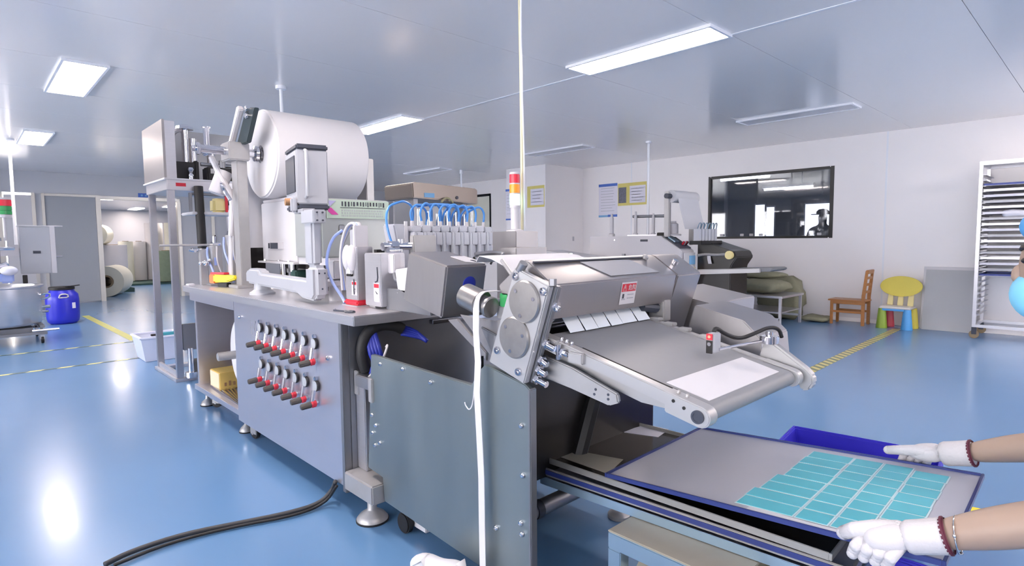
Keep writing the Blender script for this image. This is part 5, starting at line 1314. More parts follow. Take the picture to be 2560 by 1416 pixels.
# head
t = head = thing('cutter_head', 'tilted roller cutter head with two turned discs and a steel hood', 'machine head', (1.7, 1.28, 0.8))
A_, B_, C_, D_ = Vector((0, 1.292, 1.167)), Vector((0, 1.147, 1.115)), Vector((0, 1.255, 0.803)), Vector((0, 1.42, 0.85))
sp = [A_, B_, C_, D_]
MB().prism([(1.240, p.y, p.z) for p in sp], (0.026, 0, 0)).build('side_plate', 'anod', t, bevel=0.004)
MB().prism([(1.266, p.y, p.z) for p in [A_ + Vector((0, -0.004, -0.014)), B_ + Vector((0, -0.012, -0.004)), C_ + Vector((0, -0.012, 0.0)), D_ + Vector((0, 0.01, 0))]], (0.02, 0, 0)).build('backing_plate', 'steel_dark', t, bevel=0.003)
for y, z, r in ((1.246, 1.062, 0.066), (1.292, 0.946, 0.066)):
    d_ = MB().lathe([(r, 0), (r, 0.006), (r - 0.004, 0.010), (0.001, 0.0105)], (1.240, y, z), (-1, 0, 0), n=56).build('disc_cap', 'disc', t)
    for k in range(3):
        a = k * 2 * PI / 3 + 0.8
        MB().cyl((1.2295, y + 0.045 * math.cos(a), z + 0.045 * math.sin(a)), (1.2275, y + 0.045 * math.cos(a), z + 0.045 * math.sin(a)), 0.006, n=10).build('disc_screw', 'chrome', d_)
for y, z in ((1.372, 0.895), (1.275, 0.84), (1.285, 1.138), (1.168, 1.098)):
    s_ = MB().lathe([(0.013, 0), (0.013, 0.006), (0.011, 0.009), (0.007, 0.0092), (0.006, 0.003), (0.001, 0.003)], (1.240, y, z), (-1, 0, 0), n=18).build('socket_screw', 'chrome', t)
# thumb screws along the lower front edge
for f, L_ in ((0.20, 0.02), (0.58, 0.045), (0.75, 0.03), (0.85, 0.035), (0.95, 0.05)):
    p = B_.lerp(C_, f)
    MB().cyl((1.275, p.y - 0.01, p.z), (1.275, p.y - 0.01 - L_, p.z - 0.012), 0.011, n=12).cyl((1.275, p.y - 0.012, p.z), (1.275, p.y - 0.025, p.z - 0.004), 0.017, n=6).build('thumb_screw', 'chrome', t, bevel=0.002)
MB().cyl((1.26, 1.15, 1.115), (1.26, 1.15, 1.135), 0.012, n=6).build('corner_bolt', 'steel_dark', t)
MB().cyl((1.25, 1.28, 1.155), (1.25, 1.26, 1.18), 0.014, n=12).build('corner_bolt', 'steel_dark', t)
hood = [(1.42, 1.10), (1.30, 1.188), (1.276, 1.182), (1.176, 1.113), (1.196, 1.006), (1.21, 1.002), (1.215, 1.02), (1.40, 1.06)]
hd = MB().prism([(1.288, y, z) for y, z in hood], (0.71, 0, 0)).build('hood', 'steel_cover', t, bevel=0.004)
MB().cyl((1.30, 1.268, 1.180), (1.90, 1.268, 1.180), 0.004, n=8).build('hinge_rod', 'dark_cap', hd)
MB().lathe([(0.012, 0), (0.012, 0.01), (0.004, 0.014)], (1.91, 1.262, 1.176), (0, -0.5, 0.8), n=14).build('hinge_stop', 'cast', hd)
MB().prism([(1.52, 1.262, 1.1735), (1.80, 1.262, 1.1735), (1.90, 1.192, 1.1252), (1.60, 1.192, 1.1252)], (0, -0.001, 0.0016)).build('data_plate', 'grey', hd, smooth=False)
# warning label on the hood front
lb = (1.593,1.182,1.052)
n_ = Vector((0, -1, -0.19)).normalized()
def hood_pt(x, s):            # s metres down the hood front
    return Vector((x, 1.176 + 0.184 * s, 1.113 - 0.983 * s)) + n_ * 0.0012
xl, xr, s0, s1 = 1.645, 1.735, 0.012, 0.092
def hq(a, b, s_0, s_1, m, nm, par, off):
    p = [hood_pt(a, s_0), hood_pt(b, s_0), hood_pt(b, s_1), hood_pt(a, s_1)]
    return MB().prism([q + n_ * off for q in p], n_ * 0.0006).build(nm, m, par, smooth=False)
wl_ = hq(xl, xr, s0, s1, 'white_paint', 'warning_label', hd, 0)
hq(xl + 0.004, xr - 0.004, s0 + 0.006, s0 + 0.034, 'red', 'label_header', wl_, 0.0008)
text_part('⚠ 危险', 'label_lettering', 'white', wl_, hood_pt((xl + xr) / 2, s0 + 0.021) + n_ * 0.0022, (1, 0, 0), (0, -0.184, 0.983), 0.022)
hq(xl + 0.012, xl + 0.022, s0 + 0.042, s0 + 0.058, 'ink_dark', 'label_picture', wl_, 0.0008)
hq(xl + 0.010, xl + 0.030, s0 + 0.059, s0 + 0.064, 'ink', 'label_picture', wl_, 0.0008)
for k in range(2):
    hq(xl + 0.042, xr - 0.012, s0 + 0.044 + 0.013 * k, s0 + 0.0475 + 0.013 * k, 'ink', 'label_line', wl_, 0.0008)
# right end housing (reflects the floor)
eh = [(1.36, 1.15), (1.30, 1.188), (1.276, 1.182), (1.170, 1.110), (1.262, 0.83), (1.40, 0.86)]
MB().prism([(2.0, y, z) for y, z in eh], (0.18, 0, 0)).build('end_housing', 'steel_cover', t, bevel=0.005)
MB().cyl((2.06, 1.225, 1.15), (2.06, 1.215, 1.165), 0.012, n=12).build('housing_knob', 'chrome', t)
MB().box((1.935, 1.19, 0.93), (1.985, 1.26, 1.02)).build('inner_lug', 'cast', t, bevel=0.006)
# feed roller; black panel puts the cavity's shade behind it
MB().cyl((1.288, 1.275, 0.985), (1.99, 1.275, 0.985), 0.024, n=24).build('feed_roller', 'chrome', t)
MB().box((1.288, 1.30, 0.90), (1.99, 1.34, 1.06)).build('cavity_shade', 'black_panel', t, smooth=False)
MB().tube([(1.83, 1.225, 1.0), (1.93, 1.225, 0.985)], 0.02, 10).build('roller_end', 'dark_cap', t)
# gusset plate and dark link between motor cover and side plate
MB().prism([(1.262, y, z) for y, z in [(1.60, 0.99), (1.41, 0.985), (1.355, 1.0), (1.39, 0.86), (1.425, 0.855)]], (0.008, 0, 0)).build('gusset_plate', 'steel_cover', t, bevel=0.003)
MB().prism([(1.252, y, z) for y, z in [(1.475, 0.96), (1.372, 0.935), (1.41, 0.865)]], (0.010, 0, 0)).build('triangle_bracket', 'steel_dark', t, bevel=0.003)
MB().prism([(1.30, y, z) for y, z in [(1.66, 0.965), (1.50, 0.86), (1.50, 0.83), (1.72, 0.955)]], (0.012, 0, 0)).build('brace_bar', 'steel_cover', t, bevel=0.003)
MB().box((1.255, 1.485, 0.78), (1.275, 1.51, 0.855)).build('dark_clip', 'black', t)

# waste strip hub
t = hub_ = thing('strip_hub', 'turned hub with flange guiding the white edge strip', 'hub', (1.25, 1.44, 1.04))
TT = rot_about((1.25, 1.45, 1.045), 'X', R(14))
MB(TT).cyl((1.25, 1.43, 1.045), (1.25, 1.52, 1.045), 0.043, n=36).build('drum', 'disc', t, bevel=0.003)
MB(TT).cyl((1.25, 1.395, 1.045), (1.25, 1.43, 1.045), 0.030, n=30).build('strip_seat', 'steel_dark', t)
MB(TT).lathe([(0.036, 0), (0.036, 0.008), (0.033, 0.012), (0.001, 0.0125)], (1.25, 1.395, 1.045), (0, -1, 0), n=36).build('end_cap', 'disc', t)
MB().cyl((1.25, 1.50, 1.03), (1.42, 1.44, 1.03), 0.014, n=14).build('hub_shaft', 'steel_dark', t)
MB().box((1.285, 1.345, 1.03), (1.33, 1.385, 1.075)).build('green_block', 'green_off', t, bevel=0.003)
MB().box((1.285, 1.35, 0.99), (1.31, 1.40, 1.03)).build('silver_block', 'cast', t, bevel=0.003)
hub_.location += Vector((0, 0.028, 0))
t = thing('edge_strip', 'long white trimmed edge strip hanging from the hub to the floor', 'strip', (1.21, 1.42, 0))
cx_, cz_, cr = 1.25, 1.045, 0.034
pts = [(1.32, 1.42, 1.078)]
for a in range(90, 181, 15):
    pts.append((cx_ + (cr + 0.002) * math.cos(R(a)), 1.42, cz_ + (cr + 0.002) * math.sin(R(a))))
pts += [(1.212, 1.42, 0.95), (1.217, 1.418, 0.85), (1.212, 1.42, 0.75), (1.216, 1.415, 0.6), (1.220, 1.412, 0.45), (1.218, 1.41, 0.3), (1.215, 1.405, 0.15), (1.208, 1.40, 0.08), (1.17, 1.40, 0.03)]
MB().strip(pts, (0, 0.030, 0.0), 0.0025).build('strip', 'web', t)
MB().tube([(1.245, 1.47, 0.77), (1.24, 1.475, 0.69), (1.235, 1.49, 0.665), (1.235, 1.51, 0.68), (1.236, 1.515, 0.69)], 0.0022, 6, 2).build('loose_thread', 'web', t)
heap = MB()
random.seed(8)
heap.strip([(1.17, 1.40, 0.03), (1.12, 1.42, 0.05), (1.08, 1.47, 0.12), (1.10, 1.53, 0.13), (1.13, 1.58, 0.09), (1.13, 1.62, 0.13), (1.12, 1.66, 0.10), (1.12, 1.70, 0.02)], (0.05, 0.02, 0.0), 0.004)
heap.strip([(1.14, 1.42, 0.10), (1.17, 1.48, 0.15), (1.16, 1.52, 0.10), (1.12, 1.58, 0.04), (1.10, 1.52, 0.03), (1.06, 1.45, 0.08)], (0.04, -0.02, 0.02), 0.004)
vs, fs = skin_mesh([(1.13, 1.70, 0.06), (1.14, 1.64, 0.10), (1.15, 1.57, 0.09), (1.16, 1.50, 0.12), (1.16, 1.44, 0.10)], [(0, 1), (1, 2), (2, 3), (3, 4)], [(0.03, 0.04), (0.05, 0.04), (0.04, 0.04), (0.06, 0.04), (0.04, 0.04)])
heap.add(vs, fs)
heap.build('strip_heap', 'web', t, angle=180)

t.location += Vector((0, 0.028, 0))

# web strips that come out under the hood
t = thing('cut_web', 'pale web cut into strips emerging from the hood onto the belt', 'web', (1.6, 1.23, 0.95))
xs_ = [1.395, 1.472, 1.542, 1.612, 1.682, 1.772, 1.852]
for k in range(6):
    MB().strip([(0.5 * (xs_[k] + xs_[k + 1]), 1.250, 1.012), (0.5 * (xs_[k] + xs_[k + 1]), 1.232, 0.994), (0.5 * (xs_[k] + xs_[k + 1]), 1.20 - 0.003 * (k % 2), 0.952)], (xs_[k + 1] - xs_[k] - 0.005, 0, 0), 0.0012).build('web_strip', 'film', t)

# ------------------------------------------------------------------ delivery conveyor
SL = 0.222
def zb(y):
    return 0.951 - SL * (1.221 - y)
nb = Vector((0, -SL, 1)).normalized()
t = thing('delivery_conveyor', 'sloping delivery conveyor with a grey belt and aluminium side rails', 'conveyor', (1.6, 0.95, 0.8))
bx0, bx1 = 1.338, 1.852
y0, y1 = 0.700, 1.225
prof = []
rr = 0.024
c0 = Vector((0, y0, zb(y0) - rr))
c1 = Vector((0, y1, zb(y1) - rr))
sa = math.atan(SL)
for k in range(9):
    a = PI / 2 + sa + k * PI / 8
    prof.append((c0.y + rr * math.cos(a), c0.z + rr * math.sin(a)))
for k in range(9):
    a = -PI / 2 + sa + k * PI / 8
    prof.append((c1.y + rr * math.cos(a), c1.z + rr * math.sin(a)))
MB().prism([(bx0, y, z) for y, z in prof], (bx1 - bx0, 0, 0)).build('belt', 'belt', t, angle=40)
MB().prism([(bx0 + 0.01, y, z) for y, z in [(0.74, zb(0.74) - 0.052), (1.22, zb(1.22) - 0.052), (1.22, zb(1.22) - 0.085), (0.9, zb(0.9) - 0.085)]], (bx1 - bx0 - 0.02, 0, 0)).build('belt_pan', 'cast', t, bevel=0.003)
def rail(x0, x1, ya, yb, top, bot, nm, m='anod', bev=0.004):
    return MB().prism([(x0, ya, zb(ya) + top), (x0, yb, zb(yb) + top), (x0, yb, zb(yb) + bot), (x0, ya, zb(ya) + bot)], (x1 - x0, 0, 0)).build(nm, m, t, bevel=bev)
rail(1.300, 1.334, 0.75, 1.17, 0.002, -0.036, 'side_rail')
rail(1.862, 1.897, 0.70, 1.225, 0.002, -0.036, 'side_rail')
rail(1.336, 1.340, 0.78, 1.10, 0.0015, -0.002, 'belt_gap', 'black', 0)
def end_block(x0, x1, yc, L, m='anod', up=0.004):
    pr = []
    for k in range(9):
        a = PI / 2 + sa + k * PI / 8
        pr.append((yc + 0.027 * math.cos(a), zb(yc) - 0.024 + 0.027 * math.sin(a)))
    pr += [(yc + L, zb(yc + L) - 0.052), (yc + L, zb(yc + L) + up)]
    return MB().prism([(x0, y, z) for y, z in pr], (x1 - x0, 0, 0)).build('end_block', m, t, bevel=0.003)
e1 = end_block(1.292, 1.334, 0.692, 0.10)
MB().cyl((1.292, 0.697, zb(0.697) - 0.024), (1.289, 0.697, zb(0.697) - 0.024), 0.015, n=24).ring((1.292, 0.697, zb(0.697) - 0.024), (1.287, 0.697, zb(0.697) - 0.024), 0.017, 0.012, 24).build('axle_socket', 'dark_cap', e1)
for yy, zz in ((0.735, -0.018), (0.765, -0.012)):
    MB().cyl((1.292, yy, zb(yy) + zz), (1.290, yy, zb(yy) + zz), 0.0045, n=10).build('pin_hole', 'black', e1)
for yy in (0.74, 0.765):
    MB().lathe([(0.005, 0), (0.005, 0.006), (0.003, 0.009)], (1.315, yy, zb(yy) + 0.003), nb, n=10).build('grub_screw', 'cast', e1)
end_block(1.862, 1.897, 0.692, 0.09)
# upper block with adjuster
e2 = rail(1.292, 1.334, 1.165, 1.235, 0.004, -0.04, 'upper_block')
MB().cyl((1.292, 1.222, zb(1.222) - 0.018), (1.2895, 1.222, zb(1.222) - 0.018), 0.009, n=16).cyl((1.292, 1.19, zb(1.19) - 0.02), (1.2895, 1.19, zb(1.19) - 0.02), 0.004, n=10).build('pin_hole', 'dark_cap', e2)
for yy in (1.165, 1.145, 1.125):
    MB().lathe([(0.005, 0), (0.005, 0.008), (0.003, 0.012)], (1.316, yy, zb(yy) + 0.003), nb, n=10).build('grub_screw', 'chrome', t)
MB().box((1.285, 1.06, zb(1.09) - 0.036), (1.302, 1.115, zb(1.09) - 0.004)).build('tension_block', 'cast', t, bevel=0.003)
MB().cyl((1.288, 1.115, zb(1.115) - 0.02), (1.288, 1.165, zb(1.165) - 0.02), 0.007, n=10).cyl((1.288, 1.13, zb(1.13) - 0.02), (1.288, 1.14, zb(1.14) - 0.02), 0.014, n=6).cyl((1.285, 1.15, zb(1.15) - 0.045), (1.285, 1.15, zb(1.15) + 0.0), 0.008, n=10).build('tension_screw', 'chrome', t)
# cast bracket with holes
br = [(1.285, 0.895), (1.12, 0.865), (0.955, 0.815), (0.95, 0.79), (0.985, 0.775), (1.13, 0.80), (1.285, 0.82)]
bk = MB().prism([(1.312, y, z) for y, z in br], (0.016, 0, 0)).build('cast_bracket', 'cast', t, bevel=0.004)
for y, z in ((1.03, 0.815), (1.035, 0.80), (0.985, 0.808), (0.985, 0.795)):
    MB().cyl((1.312, y, z), (1.3105, y, z), 0.004, n=10).build('bracket_hole', 'dark_cap', bk)
# right rail lugs
for yy in (1.19, 1.13, 1.07, 0.99):
    MB().box((1.865, yy - 0.02, zb(yy)), (1.895, yy + 0.02, zb(yy) + 0.012)).build('rail_lug', 'anod', t, bevel=0.002)
# right hook shaped arm with sensor bracket
hk = [(0.80, 0.905), (0.77, 0.905), (0.665, 0.835), (0.645, 0.815), (0.642, 0.79), (0.655, 0.768), (0.68, 0.762), (0.685, 0.775), (0.70, 0.80), (0.76, 0.825), (0.82, 0.845)]
MB().prism([(1.915, y, z) for y, z in hk], (0.035, 0, 0)).build('hook_arm', 'anod', t, bevel=0.006)
MB().cyl((1.897, 0.70, zb(0.70) - 0.024), (1.915, 0.70, zb(0.70) - 0.024), 0.02, n=18).build('hook_spacer', 'black', t)
MB().cyl((1.932, 0.79, 0.90), (1.932, 0.79, 0.925), 0.03, n=22).cyl((1.932, 0.79, 0.925), (1.932, 0.79, 0.94), 0.012, n=12).build('arm_clamp', 'chrome', t, bevel=0.002)
t2 = thing('photo_sensor', 'small grey photoelectric sensor with a red light hovering over the belt', 'sensor', (1.68, 0.87, 0.88))
MB().box((1.655, 0.845, 0.895), (1.705, 0.870, 0.958)).build('sensor_body', 'grey_paint', t2, bevel=0.004)
MB().box((1.651, 0.848, 0.938), (1.6555, 0.867, 0.957)).build('status_window', 'red', t2)
MB().cyl((1.6515, 0.857, 0.948), (1.649, 0.857, 0.948), 0.0045, n=12).build('red_light', 'led_red', t2)
MB().box((1.651, 0.848, 0.896), (1.6555, 0.867, 0.936)).build('sensor_lens', 'black_panel', t2)
MB().cyl((1.6515, 0.857, 0.925), (1.6495, 0.857, 0.925), 0.006, n=14).build('lens_ring', 'chrome', t2)
MB().cyl((1.69, 0.845, 0.905), (1.932, 0.79, 0.912), 0.005, n=10).build('mount_rod', 'chrome', t2)
MB().tube([(1.69, 0.862, 0.957), (1.70, 0.862, 0.972), (1.745, 0.85, 0.945), (1.80, 0.83, 0.925), (1.86, 0.81, 0.938), (1.93, 0.79, 0.955), (1.975, 0.775, 0.945), (1.985, 0.77, 0.915)], 0.0065, 8, 2).build('sensor_cable', 'black', t2, angle=180)
t = tag(MB().prism([Vector((1.355, 0.824, zb(0.824))) + nb * 0.0006, Vector((1.358, 0.702, zb(0.702))) + nb * 0.0006, Vector((1.803, 0.705, zb(0.705))) + nb * 0.0006, Vector((1.812, 0.826, zb(0.826))) + nb * 0.0006], nb * 0.0018).build('fabric_sheet', 'web'), 'cut white rectangular sheet lying on the conveyor belt', 'sheet')

# ------------------------------------------------------------------ drive covers on the right
t = thing('drive_cover', 'sloped grey drive cover right of the conveyor rail', 'machine cover', (2.15, 0.98, 0.8))
MB().prism([(1.985, y, z) for y, z in [(1.092, 1.0), (0.903, 0.96), (0.842, 0.904), (0.83, 0.80), (1.15, 0.80)]], (0.24, 0, 0)).build('cover_body', 'steel_cover', t, bevel=0.004)
t = thing('side_motor_box', 'low lilac topped steel box between the hood and the drive cover', 'machine cover', (2.45, 1.3, 0.9))
MB().prism([(2.20, y, z) for y, z in [(1.40, 1.03), (1.14, 0.985), (1.15, 0.83), (1.40, 0.83)]], (0.42, 0, 0)).build('box_body', 'steel_cover', t, bevel=0.004)

# ================================================================== TRAYS, TABLE, TUBS
def tray_frame(P0, ex, ey):
    ex, ey = Vector(ex), Vector(ey)
    w, L = ex.length, ey.length
    ex.normalize(); ey.normalize()
    n = ex.cross(ey)
    if n.z < 0:
        n = -n
    return Matrix(((ex.x, ey.x, n.x, P0[0]), (ex.y, ey.y, n.y, P0[1]), (ex.z, ey.z, n.z, P0[2]), (0, 0, 0, 1))), w, L
def make_tray(T, w, L, label, floor_m, rim_m, rim_h=0.016, th=0.005, mb_only=False, grp=None):
    """T: rim plane at z = 0; floor sits rim_h below"""
    c = T @ Vector((w / 2, L / 2, -rim_h - th))
    t = thing('gel_tray', label, 'tray', c, grp)
    MB(T).box((th, th, -rim_h - th), (w - th, L - th, -rim_h)).build('tray_floor', floor_m, t, smooth=False)
    r = MB(T)
    def bar(x0, y0_, x1, y1_):
        r.box((x0, y0_, -rim_h - th), (x1, y1_, 0))
    bar(0, 0, w, th); bar(0, L - th, w, L); bar(0, th, th, L - th); bar(w - th, th, w, L - th)
    r.build('tray_rim', rim_m, t, bevel=0.0015)
    return t
# stack on the table: silver tray at the bottom, blue banded tray, dark mirror tray on top
def flat_tray(x, y, z, ang, w, L, *a, **k):
    c_, s_ = math.cos(ang), math.sin(ang)
    T, w, L = tray_frame((x, y, z), (w * c_, w * s_, 0), (L * s_, -L * c_, 0))
    return make_tray(T, w, L, *a, **k)
bz = 0.388
def rim_tray(x, y, z, ang, w, L, label, m_side, m_top):
    t = flat_tray(x, y, z, ang, w, L, label, 'tray', m_side, 0.022, 0.006)
    return t
flat_tray(1.435, 1.375, 0.418, R(4.0), 0.62, 0.98, 'plain silver tray at the bottom of the stack', 'tray', 'rail_blue', 0.022, 0.006, grp='stacked trays on the low table')
bt_ = flat_tray(1.437, 1.38, 0.452, R(4.2), 0.62, 0.98, 'blue banded tray in the middle of the stack', 'tray', 'rim_steel', 0.02, 0.008, grp='stacked trays on the low table')
bT, _, _ = tray_frame((1.437, 1.38, 0.452), (0.62 * math.cos(R(4.2)), 0.62 * math.sin(R(4.2)), 0), (0.98 * math.sin(R(4.2)), -0.98 * math.cos(R(4.2)), 0))
MB(bT).box((-0.0025, 0.012, -0.021), (0.0, 0.968, -0.006)).build('blue_band', 'tray_rim', bt_, smooth=False, label='navy blue band')
MB(bT).box((0.012, -0.0025, -0.021), (0.608, 0.0, -0.006)).build('blue_band', 'tray_rim', bt_, smooth=False, label='navy blue band')
k_ = flat_tray(1.455, 1.425, 0.482, R(2.0), 0.56, 0.98, 'dark mirror bottomed tray with a steel rim below the held tray', 'tray_dark', 'rim_steel', 0.014, 0.006, grp='stacked trays on the low table')
pp = tag(MB().prism([(1.52, 1.36, 0.4685), (1.60, 1.38, 0.4685), (1.66, 1.18, 0.4685), (1.52, 1.14, 0.4685)], (0, 0, 0.0012)).build('pale_tray_reflection', 'beige_steel'), 'pale beige reflection painted into the dark tray', 'paper')  # thin patch painted as the pale reflection on the tray floor
pp = tag(MB().prism([(1.90, 1.36, 0.4685), (2.05, 1.34, 0.4685), (2.06, 1.24, 0.4685), (1.95, 1.22, 0.4685)], (0, 0, 0.0012)).build('white_paper', 'paper'), 'white paper lying at the far corner of the dark tray', 'paper')
# held tray
HA, HB, HC, HD = Vector((1.454, 1.106, 0.502)), Vector((2.104, 1.124, 0.499)), Vector((2.128, 0.240, 0.557)), Vector((1.478, 0.222, 0.560))
HT, hw, hL = tray_frame(HA, HB - HA, HD - HA)
held = make_tray(HT, hw, hL, 'large grey tray with navy rim held by the gloved worker', 'tray', 'tray_rim', 0.007, 0.007)
# gel patches: rows across the width, columns along the length
ncol, nrow = 4, 8
cols = [(0.435, 0.562), (0.5635, 0.645), (0.6465, 0.725), (0.7265, 0.815)]
ORD = ['first', 'second', 'third', 'fourth', 'fifth', 'sixth', 'seventh', 'eighth']
base = None
random.seed(12)
for ci, (v0, v1) in enumerate(cols):
    for ri in range(nrow):
        u1 = 0.602 - ri * 0.0705 + (-0.018 if ci == 3 else 0) + random.uniform(-.0008, .0008)
        u0 = u1 - 0.0688
        sh = random.uniform(-0.003, 0.003) * (ci in (0, 3)) - (0.016 if (ci == 0 and ri >= 4) else 0) - (0.012 if (ci == 0 and ri >= 6) else 0)
        za = -0.0066 + 0.0004 * (ri % 2)
        t = thing('gel_patch', 'turquoise gel patch, %s across from the far tray edge, column %s from the left' % (ORD[ri], ORD[ci]), 'patch', HT @ Vector(((u0 + u1) / 2, (v0 + v1) / 2, za)), 'turquoise gel patches on the tray')
        a, b = v0 + sh, v1 + sh
        MB(HT).box((u0, a, za), (u1, b if not (ci == 0 and ri >= 4) else v1, za + 0.0010)).build('backing', 'gel_edge', t, smooth=False)
        MB(HT).box((u0 + 0.004, a + 0.004, za + 0.0010), (u1 - 0.004, (b if not (ci == 0 and ri >= 4) else v1) - 0.004, za + 0.0022)).build('gel_pad', 'gel', t, smooth=False)
t = tag(MB(HT).strip([(0.028, 0.45, -0.0062), (0.022, 0.52, -0.0055), (0.018, 0.60, -0.0055), (0.016, 0.70, -0.0062)], (0.03, 0, 0), 0.0012).build('liner_strip', 'web'), 'white liner strip sticking out under the near patch edge', 'strip')

# low table below the trays
t = thing('low_table', 'low steel table with a worn beige top under the tray stack', 'table', (1.7, 0.5, 0))
tx0, tx1, ty0, ty1, tz = 1.345, 2.0, 0.62, 1.01, 0.388
MB().box((tx0, ty0, tz - 0.006), (tx1, ty1, tz)).build('table_top', 'beige_steel', t, bevel=0.002)
ap = MB()
ap.box((tx0, ty0, tz - 0.055), (tx0 + 0.03, ty1, tz - 0.006)).box((tx1 - 0.03, ty0, tz - 0.055), (tx1, ty1, tz - 0.006)).box((tx0 + 0.03, ty1 - 0.03, tz - 0.055), (tx1 - 0.03, ty1, tz - 0.006))
ap.build('apron', 'rail_blue', t, bevel=0.003)  # blue reflection on the stainless steel put into its colour
for x in (tx0, tx1 - 0.045):
    for y in (ty0, ty1 - 0.045):
        MB().box((x, y, 0), (x + 0.045, y + 0.045, tz - 0.055)).build('leg', 'rail_blue', t, bevel=0.003)
MB().box((tx0 + 0.02, ty0 + 0.02, 0.09), (tx1 - 0.02, ty1 - 0.02, 0.105)).build('shelf', 'steel_dark', t)
t = thing('cardboard_box', 'pale open cardboard box stored below the low table', 'box', (1.6, 0.75, 0.105))
MB().box((1.40, 0.66, 0.107), (1.85, 0.95, 0.27)).build('box_body', 'card_pale', t, bevel=0.004)
MB().prism([(1.38, 0.94, 0.275), (1.41, 0.94, 0.30), (1.41, 0.67, 0.29), (1.38, 0.67, 0.265)], (0.004, 0, 0.004)).build('box_flap', 'beige_steel', t)
# tubs
def tub(c, ang, w, d, h, label, m='violet', tilt=0):
    t = thing('plastic_tub', label, 'tub', c)
    T = Matrix.Translation(c) @ Matrix.Rotation(ang, 4, 'Z')
    s = 0.9
    def ringv(k, z, off):
        return [(-w / 2 * k + off, -d / 2 * k + off, z), (w / 2 * k - off, -d / 2 * k + off, z), (w / 2 * k - off, d / 2 * k - off, z), (-w / 2 * k + off, d / 2 * k - off, z)]
    vs = ringv(s, 0, 0) + ringv(1, h, 0) + ringv(1, h, 0.008) + ringv(s, 0.01, 0.008)
    fs = [(3, 2, 1, 0)]
    for k in range(3):
        fs += [(k * 4 + i, k * 4 + (i + 1) % 4, k * 4 + 4 + (i + 1) % 4, k * 4 + 4 + i) for i in range(4)]
    fs += [(12, 13, 14, 15)]
    MB(T).add(vs, fs).build('tub_body', m, t, bevel=0.006)
    r = MB(T)
    a, b = w / 2 + 0.008, d / 2 + 0.008
    r.box((-a, -b, h - 0.016), (a, -d / 2 + 0.004, h + 0.006)).box((-a, d / 2 - 0.004, h - 0.016), (a, b, h + 0.006)).box((-a, -d / 2, h - 0.016), (-w / 2 + 0.004, d / 2, h + 0.006)).box((w / 2 - 0.004, -d / 2, h - 0.016), (a, d / 2, h + 0.006))
    r.build('tub_rim', m, t, bevel=0.004)
    return t
tub((2.80, 0.76, 0.0), R(7), 0.44, 0.60, 0.30, 'violet blue plastic tub on the floor behind the held tray')
tub((1.66, 0.43, 0.0), R(2), 0.46, 0.28, 0.33, 'violet blue tub on the floor below the near end of the tray stack')

# ================================================================== THE WORKER
t = wk = thing('person', 'masked worker in blue cap leaning in at the right edge, gloved hands on the tray', 'person', (1.66, -0.5, 0))
def fin(mb, pts, radii, n=10):
    mb.tube(pts, radii, n, 0)
    mb.ball(pts[-1], radii[-1] if isinstance(radii, (list, tuple)) else radii, 10, 6)
    for p, r in zip(pts[:-1], radii[:-1]):
        mb.ball(p, r, 10, 6)
hc = Vector((1.672, 0.052, 1.185))
V_ = [(1.66, -0.56, 0.86), (1.66, -0.40, 0.93), (1.655, -0.15, 0.96), (1.665, -0.05, 1.03), (1.67, -0.01, 1.08),
      (1.47, -0.09, 0.985), (1.475, -0.02, 0.82), (1.50, 0.045, 0.708), (1.488, 0.15, 0.655), (1.478, 0.245, 0.607),
      (1.84, -0.08, 0.985), (1.98, -0.03, 0.83), (2.09, 0.06, 0.70), (2.112, 0.18, 0.652), (2.122, 0.285, 0.608),
      (1.57, -0.57, 0.78), (1.56, -0.53, 0.44), (1.56, -0.58, 0.10), (1.75, -0.57, 0.78), (1.76, -0.53, 0.44), (1.76, -0.58, 0.10)]
E_ = [(0, 1), (1, 2), (2, 3), (3, 4), (2, 5), (5, 6), (6, 7), (7, 8), (8, 9), (2, 10), (10, 11), (11, 12), (12, 13), (13, 14), (0, 15), (15, 16), (16, 17), (0, 18), (18, 19), (19, 20)]
RR = [(0.15, 0.11), (0.14, 0.10), (0.15, 0.10), 0.07, 0.055, 0.06, 0.05, 0.047, 0.044, 0.030, 0.06, 0.05, 0.045, 0.041, 0.028, 0.07, 0.055, 0.045, 0.07, 0.055, 0.045]
bd = MB().add(*skin_mesh(V_, E_, RR))
# head with face, facing the tray (+Y)
bd.ball(hc, (0.078, 0.098, 0.118), 24, 18)
bd.ball(hc + Vector((0, 0.05, -0.06)), (0.056, 0.048, 0.055), 18, 12)
bd.cyl(hc + Vector((0, -0.03, -0.16)), hc + Vector((0, -0.01, -0.05)), 0.055, n=18)
bd.ball(hc + Vector((0, 0.092, -0.02)), (0.013, 0.018, 0.024), 12, 8)
for s in (-1, 1):
    bd.ball(hc + Vector((s * 0.08, -0.01, -0.01)), (0.012, 0.025, 0.034), 10, 8)
bd.build('body', 'skin', t, angle=180)
ey = MB()
for s in (-1, 1):
    ey.ball(hc + Vector((s * 0.034, 0.078, 0.012)), (0.016, 0.014, 0.008), 12, 8)
ey.build('eyes', 'black', t)
eb = MB()
for s in (-1, 1):
    eb.tube([hc + Vector((s * 0.012, 0.093, 0.036)), hc + Vector((s * 0.035, 0.089, 0.042)), hc + Vector((s * 0.058, 0.070, 0.036))], 0.005, 6, 1)
eb.build('eyebrows', 'hair', t)
MB().ball(hc + Vector((0, -0.012, 0.035)), (0.084, 0.100, 0.085), 24, 14).build('hair', 'hair', t, angle=180)
MB().ball(hc + Vector((0, -0.005, 0.085)), (0.092, 0.106, 0.056), 24, 14).ball(hc + Vector((0, -0.04, 0.075)), (0.09, 0.085, 0.065), 20, 12).build('bouffant_cap', 'cap', t, angle=180)
mk = MB()
mk.ball(hc + Vector((0, 0.054, -0.062)), (0.061, 0.058, 0.058), 20, 14)
